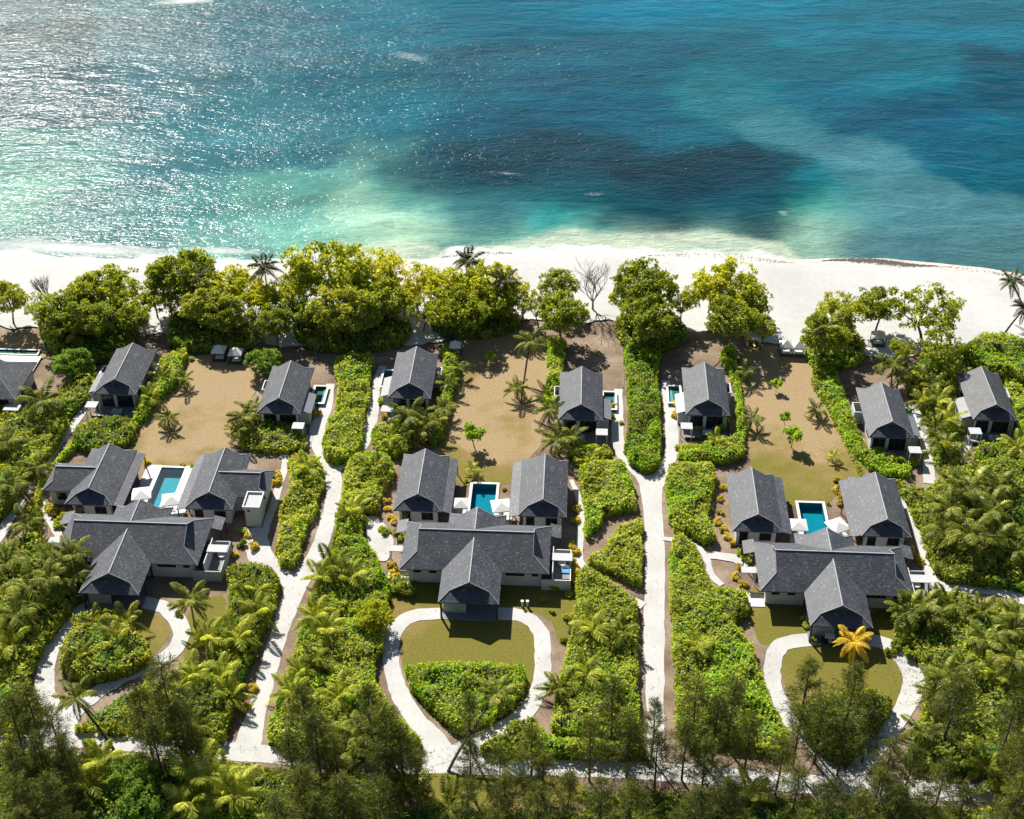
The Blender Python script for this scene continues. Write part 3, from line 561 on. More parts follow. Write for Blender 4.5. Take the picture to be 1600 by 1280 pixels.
def pavilion(u, v, side, label, wing=0):
    x, y = UNL(u, v); t = thing('pavilion', label, 'pavilion', (x, y, 0), -YAW, 'bedroom pavilions beside the pools')
    W, L = 9.15, 17.4; h = cottage_body(t, W, L); e = W / 2
    # lean-to strip on the pool side
    p = [(side * (e - .05), .3, ZE - .07), (side * (e + 1.75), .3, ZE - .6), (side * (e + 1.75), 16.9, ZE - .6), (side * (e - .05), 16.9, ZE - .07)]
    if side < 0: p = p[::-1]
    a = MB(); a.slab(p, .14, [(q[1], q[0] * 1.04) for q in p]); a.build('lean_to_roof', M['roof'], t)
    for yy in (.7, 5.9, 11.2, 16.5):
        a = MB(); c = side * (e + 1.55); a.box(c - .09, c + .09, yy - .09, yy + .09, .02, ZE - .7); a.build('post', M['timber'], t)
    window(t, side * h, 4.5, .15, 5, 2.3, 'r' if side > 0 else 'l', 4, 'glass_door'); window(t, side * h, 12, .15, 5, 2.3, 'r' if side > 0 else 'l', 4, 'glass_door')
    window(t, -side * h, 4.5, 1.2, 2, 1.2, 'l' if side > 0 else 'r'); 
    window(t, -2.3, 1.1, .15, 1.6, 2.2, 'f', 1, 'door'); window(t, 1.7, 1.1, .9, 2.2, 1.3, 'f', 2); window(t, 0, L - 1.1, .15, 5.5, 2.3, 'b', 4, 'glass_door')
    if wing:
        o = -side; w0, w1 = 3.9, 12.5; c = (w0 + w1) / 2; far = 10.2
        T = (lambda a, b, z: (o * b, c + a * o, z))
        put_roof(t, dutch(w1 - w0, 0.3, far, ZE - .05, 1.75, rot=T, front=False, back=True))
        a = MB(); x0, x1 = sorted((o * (h + .003), o * (far - 1.0))); a.box(x0, x1, w0 + .95, w1 - .95, 0, ZE + .1); a.build('wing_wall', M['white'], t)
        window(t, o * 7.0, w0 + .95, .9, 1.8, 1.3, 'f'); window(t, o * (far - 1.0), c, .9, 2.2, 1.3, 'l' if o < 0 else 'r')
    return t
PAVS = [(-90.3, 196.7, 1, 'white-tower villa pavilion with a side wing toward the shaded path', 1), (-67.3, 196.6, -1, 'white-tower villa pavilion with a side wing next to the tower', 1),
 (-28.0, 198.1, 1, 'planted-loop villa pavilion on the curved road side of its pool', 0), (-4.5, 197.7, -1, 'planted-loop villa pavilion on the middle road side of its pool', 0),
 (35.3, 195.4, 1, 'yellow-palm villa pavilion on the middle road side of its pool', 0), (58.8, 195.2, -1, 'yellow-palm villa pavilion on the jungle side of its pool', 0)]
for a in PAVS: pavilion(*a)

def villa(u, v, label, towel=False):
    x, y = UNL(u, v); t = thing('villa', label, 'villa', (x, y, 0), -YAW, 'cross-roofed main villas')
    # main bar, ridge along u
    T = lambda a, b, z: (b, 14.75 - a, z)
    put_roof(t, dutch(13.1, -13.0, 13.75, ZE, 3.0, rot=lambda a, b, z: (b, 14.75 - a, z)))
    put_roof(t, dutch(10.65, 0, 24.0, ZE + .02, 1.9))
    # low link roofs at both rear corners
    for s, e in ((-1, -12.9), (1, 13.65)):
        p = [(e, 18.6, ZE - .04), (e + s * 2.0, 18.6, ZE - .6), (e + s * 2.0, 22.2, ZE - .6), (e, 22.2, ZE - .04)]
        if s < 0: p = p[::-1]
        a = MB(); a.slab(p, .14, [(q[1], q[0] * 1.05) for q in p]); a.build('lean_to_roof', M['roof'], t)
        c = e + s * 1.8
        for yy in (18.8, 21.8): a = MB(); a.box(c - .09, c + .09, yy, yy + .18, .02, ZE - .7); a.build('post', M['timber'], t)
    w = MB(); w.box(-11.6, 12.3, 9.5, 20.0, 0, ZE + .2); w.build('wall', M['white'], t)
    w = MB(); w.box(-4.2, 4.2, 20.003, 23.0, 0, ZE + .1); w.build('wall', M['white'], t)
    s_ = MB(); s_.box(-12.7, -5.2, 8.45, 21.0, ZE - .32, ZE - .2); s_.box(5.2, 13.45, 8.45, 21.0, ZE - .32, ZE - .2); s_.box(-5.1, 5.1, .3, 9.4, ZE - .34, ZE - .21); s_.build('soffit', M['timber'], t)
    for cx in (-4.85, 4.85):                   # porch posts
        for cy in (.5, 4.6, 8.8): a = MB(); a.box(cx - .16, cx + .16, cy - .16, cy + .16, .02, ZE - .345); a.build('post', M['timber'], t)
    window(t, 0, 9.5, .1, 3.2, 2.4, 'f', 2, 'entrance_door')
    for cx in (-3.2, 3.2): window(t, cx, 9.5, .9, 1.8, 1.4, 'f')
    window(t, 7.6, 9.5, 1.75, 3.4, .7, 'f', 4); window(t, 11.2, 9.5, 1.75, 1.2, .7, 'f', 1); window(t, -7.2, 9.5, 1.75, 1.4, .7, 'f', 1); window(t, -10, 9.5, 1.75, 1.4, .7, 'f', 1)
    window(t, -11.6, 14, .8, 3, 1.5, 'l', 3); window(t, 12.3, 17.6, .8, 2, 1.5, 'r', 2); window(t, 0, 23.0, .15, 6, 2.3, 'b', 4, 'glass_door')
    a = MB(); a.box(-5.0, 5.0, .1, 9.4, .02, .12); a.build('porch_floor', M['deck'], t)
    a = MB(); a.box(-4.6, -.6, 1.9, 2.05, .122, 3.0); a.build('porch_screen', M['grey_wall'], t)
    # walled outdoor bath court on the +u side, with a slab roof half way
    c = MB(); X0, X1 = 12.35, 17.6
    c.box(X0, X1, 8.6, 8.78, 0, 2.4); c.box(X1 - .18, X1, 8.782, 17.0, 0, 2.4); c.box(X0, X1 - .182, 16.82, 17.0, 0, 2.4); c.build('courtyard_wall', M['white'] if towel else M['grey_wall'], t)
    c = MB(); c.box(X0, X1 - .2, 8.8, 16.8, .02, .09); c.build('courtyard_floor', M['deck'], t)
    c = MB(); c.box(14.2, 14.4, 9.8, 16.8, .092, 3.25); c.build('courtyard_partition', M['white'], t)
    c = MB(); c.box(14.1, X1 + .2, 12.8, 14.8, 3.26, 3.42); c.build('slab_canopy', M['slab'], t)
    c = MB(); c.tube([(16, 15.4, .1), (16, 15.4, .55)], [.75, .8], 14); c.build('bath_tub', M['white'], t)
    # white canopy on the -u side and its step
    canopy(t, -15.6, -12.9, 13.9, 15.5, 3.3, 'side_canopy')
    c = MB(); c.box(-15.6, -11.65, 8.6, 12.0, .02, .14); c.build('side_terrace', M['coping'], t)
    return t
villa(-79.4, 172.8, 'grey cross-roofed villa beside the square white tower and longest pool')
villa(-16.5, 173.7, 'grey cross-roofed villa behind the teardrop drive with a planted hedge inside', True)
villa(47.2, 171.2, 'grey cross-roofed villa facing the yellow palm, a buggy in its porch')

# white water tower
x, y = UNL(-59.2, 198.9); t = thing('tower', 'square white tower with a flat parapet roof beside the pavilion', 'tower', (x, y, 0), -YAW)
a = MB(); a.box(-1.35, 1.35, -2.05, 2.05, 0, 4.6); a.build('wall', M['white'], t)
a = MB(); a.box(-1.65, 1.65, -2.35, -2.12, 4.603, 5.1); a.box(-1.65, 1.65, 2.12, 2.35, 4.603, 5.1); a.box(-1.65, -1.42, -2.118, 2.118, 4.603, 5.1); a.box(1.42, 1.65, -2.118, 2.118, 4.603, 5.1); a.build('parapet', M['white'], t)
a = MB(); a.box(-1.6, 1.6, -2.3, 2.3, 4.35, 4.6); a.build('cornice', M['white'], t); a = MB(); a.box(-1.415, 1.415, -2.115, 2.115, 4.604, 4.7); a.build('flat_roof', M['grey_wall'], t)
window(t, -.6, -2.05, 2.7, .4, .4, 'f', 1)

# cut-off cottage at the edge: only the end of its broad roof is in the photo
x, y = UNL(-122.8, 230.0); t = thing('cottage', 'cut-off cottage with a long white terrace and narrow pool behind', 'cottage', (x, y, 0), -YAW)
put_roof(t, dutch(13.4, 0, 14.2, ZE, 4.6)); a = MB(); a.box(-5.7, 5.7, 1.1, 13.1, 0, ZE + .25); a.build('wall', M['white'], t)
window(t, 3, 1.1, .2, 3.4, 2.2, 'f', 3, 'glass_door'); window(t, 5.7, 7, .6, 3, 1.6, 'r', 2)
a = MB(); a.box(-9, 4.2, 14.6, 22.3, .02, .3); a.build('terrace', M['coping'], t); canopy(t, 4.6, 7.9, -2.2, -.2, 3.0)
pl = thing('plunge_pool', 'long narrow pool on the terrace of the cut-off cottage', 'pool', (x, y, 0), -YAW); basin(pl, -9, 2.8, 22.9, 24.5, 1, M['tile_dark'], .4, .35, 'lrfb', .1)

# main pools with their decks
def big_pool(pu0, pu1, pv0, pv1, du0, du1, dv0, dv1, label, pale, notch=None):
    t = thing('swimming_pool', label, 'pool', (0, 0, 0), -YAW, 'villa swimming pools')
    basin(t, pu0, pu1, pv0, pv1, 1.25, M['tile_pale'] if pale else M['tile'], .55, .2, 'lrfb', .16)
    if notch: a = MB(); a.box(*notch, -1.2, .27); a.build('sun_shelf', M['coping'], t)
    d = MB(); z = .2
    d.box(du0, pu0 - .21, dv0, dv1, .02, z); d.box(pu1 + .21, du1, dv0, dv1, .02, z); d.build('deck_paving', M['stone'], t)
    HOLES.append([UNL(a, b) for a, b in ((pu0 - .1, pv0 - .1), (pu1 + .1, pv0 - .1), (pu1 + .1, pv1 + .1), (pu0 - .1, pv1 + .1))])
    return t
big_pool(-81.3, -76.6, 196.5, 213.8, -84.4, -73.2, 197, 214.6, 'longest pool, pale teal water between the white-tower villa pavilions', True, (-78.6, -76.7, 199.3, 203.6))
big_pool(-18.6, -13.9, 199, 211.8, -22.0, -10.4, 199, 206.5, 'rectangular teal pool behind the planted-loop villa', False)
big_pool(44.8, 49.4, 196.4, 209.2, 42.0, 53.0, 196.4, 203.6, 'rectangular teal pool behind the yellow-palm villa', False)

def cut_holes(o):                              # pools are sunk: open the ground sheet above them
    bm = bmesh.new(); bm.from_mesh(o.data)
    for h in HOLES:
        for i in range(4):
            a = Vector((*h[i], 0)); b = Vector((*h[(i + 1) % 4], 0)); nn = Vector((b.y - a.y, a.x - b.x, 0))
            c = Vector((sum(p[0] for p in h) / 4, sum(p[1] for p in h) / 4, 0)); r = 14
            g = [f for f in bm.faces if (f.calc_center_median().xy - c.xy).length < 60 or any((v.co.xy - c.xy).length < r for v in f.verts)]
            geom = g + list({e for f in g for e in f.edges}) + list({v for f in g for v in f.verts})
            bmesh.ops.bisect_plane(bm, geom=geom, plane_co=a, plane_no=nn)
        def inside(p): return all((h[(i + 1) % 4][0] - h[i][0]) * (p.y - h[i][1]) - (h[(i + 1) % 4][1] - h[i][1]) * (p.x - h[i][0]) > -1e-6 for i in range(4))
        bmesh.ops.delete(bm, geom=[f for f in bm.faces if inside(f.calc_center_median())], context='FACES')
    bm.to_mesh(o.data); bm.free()
for o in list(COL.objects):
    if o.name.split('.')[0] in ('ground', 'lawn'):
        if o.name.startswith('ground') or any(k in o.get('label', '') for k in ('wide dry lawn', 'small trees', 'twin gazebos')): cut_holes(o)

# ------------------------------------------------------------------ small furniture
def parasol(px, py, label, rz=0, size=3.5, z=3.0):
    x, y = PZ(px, py, z); t = thing('parasol', label, 'parasol', (x, y, .2), -YAW + rz, 'square white parasols by the pools')
    s = size / 2; a = MB(); top = (0, 0, z + .55)
    c = [(-s, -s, z - .2), (s, -s, z - .2), (s, s, z - .2), (-s, s, z - .2)]
    for i in range(4): a.poly([c[i], c[(i + 1) % 4], top])
    for i in range(4): p, q = c[i], c[(i + 1) % 4]; a.poly([p, q, (q[0], q[1], q[2] - .2), (p[0], p[1], p[2] - .2)])
    a.build('canopy', M['canvas'], t); a = MB(); a.tube([(0, 0, 0), (0, 0, z + .5)], [.04, .04], 6); a.build('pole', M['steel'], t)
    a = MB(); a.box(-.4, .4, -.4, .4, .0, .09); a.build('base', M['grey_wall'], t)
    for i in range(4): a = MB(); a.bar(c[i], (0, 0, z + .5), .04, .04); a.build('rib', M['steel'], t)
parasol(221, 771, 'square white parasol on the curved side of the longest pool', R(14), 3.7); parasol(268, 780, 'square white parasol on the notch of the longest pool', R(14), 3.7)
parasol(720, 786, 'small white parasol on the curved road side of the planted-loop pool', R(2), 3.0); parasol(783, 790, 'large white parasol on the middle road side of the planted-loop pool', R(12), 3.7)
parasol(1247, 820, 'square white parasol set straight beside the yellow-palm pool', 0, 3.4); parasol(1309, 821, 'tilted looking white parasol turned askew beside the yellow-palm pool', R(28), 3.7)
def lounger(px, py, label, m, rz=0):
    x, y = PZ(px, py, .3); t = thing('sun_lounger', label, 'sun lounger', (x, y, .2), -YAW + rz, 'sun loungers by the pools')
    a = MB(); a.box(-.35, .35, -1, 1, .22, .3); a.build('frame', M['timber'], t)
    a = MB(); a.box(-.33, .33, -.98, .35, .303, .4); a.build('seat_cushion', M[m], t); a = MB(); a.slab([(-.33, .36, .4), (.33, .36, .4), (.33, .95, .75), (-.33, .95, .75)], .1); a.build('backrest', M[m], t)
    for sx in (-.3, .3):
        for sy in (-.9, .9): a = MB(); a.box(sx - .04, sx + .04, sy - .04, sy + .04, 0, .218); a.build('leg', M['timber'], t)
for (px, py, l, m) in [(206, 784, 'white lounger under the curved-side parasol of the longest pool', 'canvas'), (213, 787, 'white lounger nearest the back wing by the longest pool', 'canvas'), (716, 799, 'white lounger below the small parasol', 'canvas'), (726, 800, 'white lounger between the small parasol and pool', 'canvas'),
                     (782, 802, 'dark lounger under the large planted-loop parasol', 'timber'), (1243, 833, 'dark lounger below the straight parasol', 'timber'), (1312, 835, 'dark lounger under the askew parasol', 'timber')]: lounger(px, py, l, m)
x, y = PZ(883, 890, .3); t = thing('float_mat', 'bright blue bathing mat in the walled bath court', 'bathing mat', (x, y, .1), -YAW)
a = MB(); a.box(-.75, .75, -.9, .9, 0, .22); a.build('cushion', M['towel'], t); a = MB(); a.box(-.6, .6, .3, 1.2, .222, .4); a.build('pillow', M['dark'], t)
def gazebo(px, py, label, s=3.0, m='canvas'):
    x, y = PZ(px, py, 0); t = thing('gazebo', label, 'gazebo', (x, y, 0), -YAW, 'pyramid gazebos at the beach edge')
    h = s / 2; a = MB(); c = [(-h, -h, 2.4), (h, -h, 2.4), (h, h, 2.4), (-h, h, 2.4)]; top = (0, 0, 3.6)
    for i in range(4): a.poly([c[i], c[(i + 1) % 4], top]); p, q = c[i], c[(i + 1) % 4]; a.poly([p, q, (q[0], q[1], 2.2), (p[0], p[1], 2.2)])
    a.build('canopy', M[m], t)
    for q in c: a = MB(); a.box(q[0] * .94 - .06, q[0] * .94 + .06, q[1] * .94 - .06, q[1] * .94 + .06, 0, 2.3); a.build('post', M['timber'], t)
    a = MB(); a.box(-h, h, -h, h, .02, .25); a.build('platform', M['timber'], t); a = MB(); a.box(-.9, .9, -.6, .6, .252, .6); a.build('day_seat', M['canvas'], t)
gazebo(1227, 552, 'white gazebo of the twin pair, nearer the yellow kayaks'); gazebo(1247, 553, 'white gazebo of the twin pair, nearer the round hedge tree')
gazebo(344, 560, 'shaded gazebo under the beach trees, nearer the tall trees', 3.0); gazebo(370, 564, 'shaded gazebo under the beach trees, nearer the dark-pool cottage', 3.0)
gazebo(1371, 537, 'white gazebo between two beach trees'); gazebo(712, 553, 'pale gazebo in deep shade at the lawn corner', 2.6)
def kayak(px, py, m, label, L=3.4, rz=0, grp='kayaks and boards drawn up by the beach'):
    x, y = PZ(px, py, .3); t = thing('kayak', label, 'kayak', (x, y, .05), -YAW + rz, grp)
    a = MB(); n = 9; rings = []
    for i in range(n):
        s = i / (n - 1); w = .42 * math.sin(math.pi * (.04 + .92 * s)) ** .6; z = .12 * (2 * s - 1) ** 2
        rings.append([(-w, (s - .5) * L, .32 + z), (-w * .7, (s - .5) * L, .08 + z), (w * .7, (s - .5) * L, .08 + z), (w, (s - .5) * L, .32 + z), (0, (s - .5) * L, .40 + z)])
    for i in range(n - 1):
        for k in range(5): k2 = (k + 1) % 5; a.poly([rings[i][k], rings[i][k2], rings[i + 1][k2], rings[i + 1][k]])
    a.poly(rings[0]); a.poly(rings[-1]); a.build('hull', M[m], t)
    a = MB(); a.tube([(0, -.15, .39), (0, -.15, .43)], [.3, .28], 10); a.build('cockpit', M['dark'], t)
kayak(1168, 533, 'kayak_y', 'yellow kayak of the trio, nearest the big beach tree', 4.6, R(-8)); kayak(1176, 534, 'kayak_y', 'yellow kayak, middle of the trio at the lawn edge', 4.6, R(8))
M['kayak_p'] = plain('pale_yellow_plastic', (.50, .45, .20), .4, .1, 1)
kayak(1187, 536, 'kayak_p', 'pale yellow kayak of the trio, nearest the twin gazebos', 3.8, R(12))
kayak(226, 521, 'kayak_o', 'orange kayak leaning on the sand behind the kayak cottage', 4.2, R(10)); kayak(764, 503, 'kayak_o', 'orange kayak on the sand behind the lawn with small trees', 3.4, R(-35))
kayak(1402, 541, 'kayak_o', 'orange and white board by the dark branching tree', 4.6, R(25))
for i, px in enumerate((816, 824)):
    x, y = PZ(px, 948); t = thing('gate_post', 'white carved post beside the porch, ' + ('nearer the porch' if i == 0 else 'farther from the porch'), 'post', (x, y, 0), -YAW, 'white posts on the shaded lawn')
    a = MB(); a.box(-.16, .16, -.16, .16, 0, 1.25); a.build('shaft', M['white'], t); a = MB(); a.box(-.26, .26, -.26, .26, 1.252, 1.4); a.build('cap', M['white'], t)
def buggy(px, py, label):
    x, y = PZ(px, py, .8); t = thing('golf_buggy', label, 'golf buggy', (x, y, .12), -YAW + R(85))
    a = MB(); a.box(-.6, .6, -1.1, 1.1, .32, .62); a.box(-.58, .58, .75, 1.2, .62, .95); a.build('body', M['dark'], t)
    a = MB(); a.box(-.62, .62, -1.0, .7, 1.75, 1.83); a.build('roof', M['canvas'], t)
    for sx in (-.55, .55):
        for sy in (-.9, .6): a = MB(); a.box(sx - .03, sx + .03, sy - .03, sy + .03, .622, 1.748); a.build('roof_post', M['dark'], t)
        for sy in (-.75, .85):
            a = MB(); a.tube([(sx - .1, sy, .24), (sx + .1, sy, .24)], [.24, .24], 12); w = a.build('wheel', M['dark'], t); a = MB(); a.tube([(sx * 1.2 - .02, sy, .24), (sx * 1.2 + .02, sy, .24)], [.12, .12], 10); a.build('rim', M['steel'], w)
    a = MB(); a.box(-.5, .5, -.5, -.05, .622, .8); a.box(-.5, .5, -.62, -.5, .622, 1.15); a.build('seat', M['canvas'], t)
    a = MB(); a.slab([(-.5, .74, 1.2), (.5, .74, 1.2), (.5, .8, .96), (-.5, .8, .96)], .03); a.build('windscreen', M['glass'], t)
buggy(1294, 1001, 'dark golf buggy with pale roof parked under the entrance porch')

# ------------------------------------------------------------------ foliage geometry
def leafquads(c, d, nrm, ln, wd, droop=.12):
    """diamond leaves: base c, axis d, face normal nrm; arrays"""
    d = d / (np.linalg.norm(d, axis=1, keepdims=True) + 1e-9); s = np.cross(d, nrm); s /= (np.linalg.norm(s, axis=1, keepdims=True) + 1e-9)
    ln = ln[:, None]; wd = wd[:, None]; mid = c + d * ln * .5; tip = c + d * ln; tip[:, 2] -= ln[:, 0] * droop
    v = np.stack([c, mid + s * wd, tip, mid - s * wd], 1).reshape(-1, 3); q = np.arange(len(v)).reshape(-1, 4); return v, q
def cluster(c, up, k, size, rng, spread=.5):
    n = len(c); az = rng.random((n, k)) * 2 * np.pi; el = rng.normal(.45, spread, (n, k))
    up = up / (np.linalg.norm(up, axis=1, keepdims=True) + 1e-9)
    ref = np.where(np.abs(up[:, 2:3]) > .9, np.array([[1., 0, 0]]), np.array([[0, 0, 1.]])); a = np.cross(up, ref); a /= np.linalg.norm(a, axis=1, keepdims=True); b = np.cross(up, a)
    d = (a[:, None] * np.cos(az)[..., None] + b[:, None] * np.sin(az)[..., None]) * np.cos(el)[..., None] + up[:, None] * np.sin(el)[..., None]
    d = d.reshape(-1, 3); nr = np.repeat(up, k, 0) + rng.normal(0, .35, (n * k, 3))
    ln = size * (.65 + .7 * rng.random(n * k)); return leafquads(np.repeat(c, k, 0) + rng.normal(0, size * .12, (n * k, 3)), d, nr, ln, ln * .3)
def point_in(poly, X, Y):
    ins = np.zeros(X.shape, bool); p = np.array(poly); j = len(p) - 1
    for i in range(len(p)):
        xi, yi = p[i]; xj, yj = p[j]; c = ((yi > Y) != (yj > Y)) & (X < (xj - xi) * (Y - yi) / (yj - yi + 1e-12) + xi); ins ^= c; j = i
    return ins
def edge_dist(poly, X, Y):
    p = np.array(poly); d = np.full(X.shape, 1e9)
    for i in range(len(p)):
        a = p[i - 1]; b = p[i]; ab = b - a; t = np.clip(((X - a[0]) * ab[0] + (Y - a[1]) * ab[1]) / (ab @ ab + 1e-12), 0, 1)
        d = np.minimum(d, np.hypot(X - a[0] - t * ab[0], Y - a[1] - t * ab[1]))
    return d
TRI = [0]; INS = .5
def bed(name, poly_px, h, label, m='hedge', dens=7.5, size=.46, bump=.8, k=4, kind=None, cat='hedge', group=None, wob=.45):
    h = h * 1.32
    w = ragged([PZ(a, b, h * .55) for a, b in smooth(poly_px, True, 5)], wob, .6); p = np.array(w); rng = np.random.default_rng(len(label) * 131 + int(abs(p[0, 0]) * 10))
    x0, y0 = p.min(0); x1, y1 = p.max(0); area = (x1 - x0) * (y1 - y0)
    def height(X, Y, d):
        e = np.clip(d / 1.1, 0, 1); prof = np.sqrt(np.clip(1 - (1 - e) ** 2, 0, 1))
        return h * prof * (.74 + bump * (fbm(X / 2.2, Y / 2.2, 2) - .5) + bump * .9 * (fbm(X / 7 + 9, Y / 7 + 3, 2) - .5) + .2)
    n = int(area * dens); X = x0 + rng.random(n) * (x1 - x0); Y = y0 + rng.random(n) * (y1 - y0); ok = point_in(w, X, Y); X = X[ok]; Y = Y[ok]; d = edge_dist(w, X, Y) - INS; ok = d > 0; X = X[ok]; Y = Y[ok]; d = d[ok]; z = height(X, Y, d)
    e_ = .25; gx_ = (height(X + e_, Y, d) - height(X - e_, Y, d)) / (2 * e_); gy_ = (height(X, Y + e_, d) - height(X, Y - e_, d)) / (2 * e_)
    c = np.stack([X, Y, z - rng.random(len(X)) * .3 * (1 + z * .2)], 1); up = np.stack([-gx_, -gy_, np.ones(len(X))], 1)
    # sides: walk the outline
    seg = np.roll(p, -1, 0) - p; ln = np.hypot(seg[:, 0], seg[:, 1]); ns = int(ln.sum() * h * dens * .8); i = rng.choice(len(p), ns, p=ln / ln.sum()); t = rng.random(ns)
    cc = p.mean(0); e0 = p[i] + seg[i] * t[:, None]; nr2 = np.stack([seg[i, 1], -seg[i, 0]], 1) / (ln[i, None] + 1e-9)
    sgn = 1.0 if np.sum(p[:, 0] * np.roll(p[:, 1], -1) - np.roll(p[:, 0], -1) * p[:, 1]) > 0 else -1.0; nr2 = nr2 * sgn
    zz = rng.random(ns) * h * .8; inset = INS + .1 + .35 * (zz / h) ** 2 + .25 * rng.random(ns)
    c2 = np.stack([e0[:, 0] - nr2[:, 0] * inset, e0[:, 1] - nr2[:, 1] * inset, .05 + zz], 1); u2 = np.stack([nr2[:, 0], nr2[:, 1], np.full(ns, .7)], 1)
    c = np.concatenate([c, c2]); up = np.concatenate([up, u2])
    gap = fbm(c[:, 0] / 3.1 + 77, c[:, 1] / 3.1, 2) > -1; c = c[gap]; up = up[gap]
    v, q = cluster(c, up, k, size, rng)
    sp = fbm(c[:, 0] / 5.5 + 31, c[:, 1] / 5.5 + 11, 3) + rng.normal(0, .03, len(c)); mi = np.repeat(np.where(sp > .60, 2, np.where(sp < .36, 3, 0)), k)
    # solid inner body, its dark tone stands in for shade between leaves
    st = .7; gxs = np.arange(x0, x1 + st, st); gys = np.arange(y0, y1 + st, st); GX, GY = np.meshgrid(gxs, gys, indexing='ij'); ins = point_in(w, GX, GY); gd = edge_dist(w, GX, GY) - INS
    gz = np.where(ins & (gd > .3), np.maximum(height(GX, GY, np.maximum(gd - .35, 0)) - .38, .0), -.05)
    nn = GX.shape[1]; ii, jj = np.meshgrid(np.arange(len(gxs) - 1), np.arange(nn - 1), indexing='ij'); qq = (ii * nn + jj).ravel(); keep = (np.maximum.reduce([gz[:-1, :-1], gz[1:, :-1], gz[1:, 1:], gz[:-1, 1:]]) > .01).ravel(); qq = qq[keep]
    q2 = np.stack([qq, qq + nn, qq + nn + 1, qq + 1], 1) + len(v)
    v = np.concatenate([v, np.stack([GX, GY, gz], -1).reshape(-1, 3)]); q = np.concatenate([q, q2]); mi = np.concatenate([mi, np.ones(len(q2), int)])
    TRI[0] += 2 * len(q)
    o = np.array([p[:, 0].mean(), p[:, 1].mean(), 0]); me = npmesh(name, v - o, q, [M[m], M['core'], M[{'hedge': 'bright', 'bright': 'hedge', 'jungle': 'hedge'}[m]], M['jungle' if m != 'jungle' else 'leafgreen']], mi)
    ob = obj(name, me, None, tuple(o))
    if kind: ob['kind'] = kind; ob['label'] = label
    else: tag(ob, label, cat, group)
    return ob
G = 'clipped shrub hedges in the gardens'
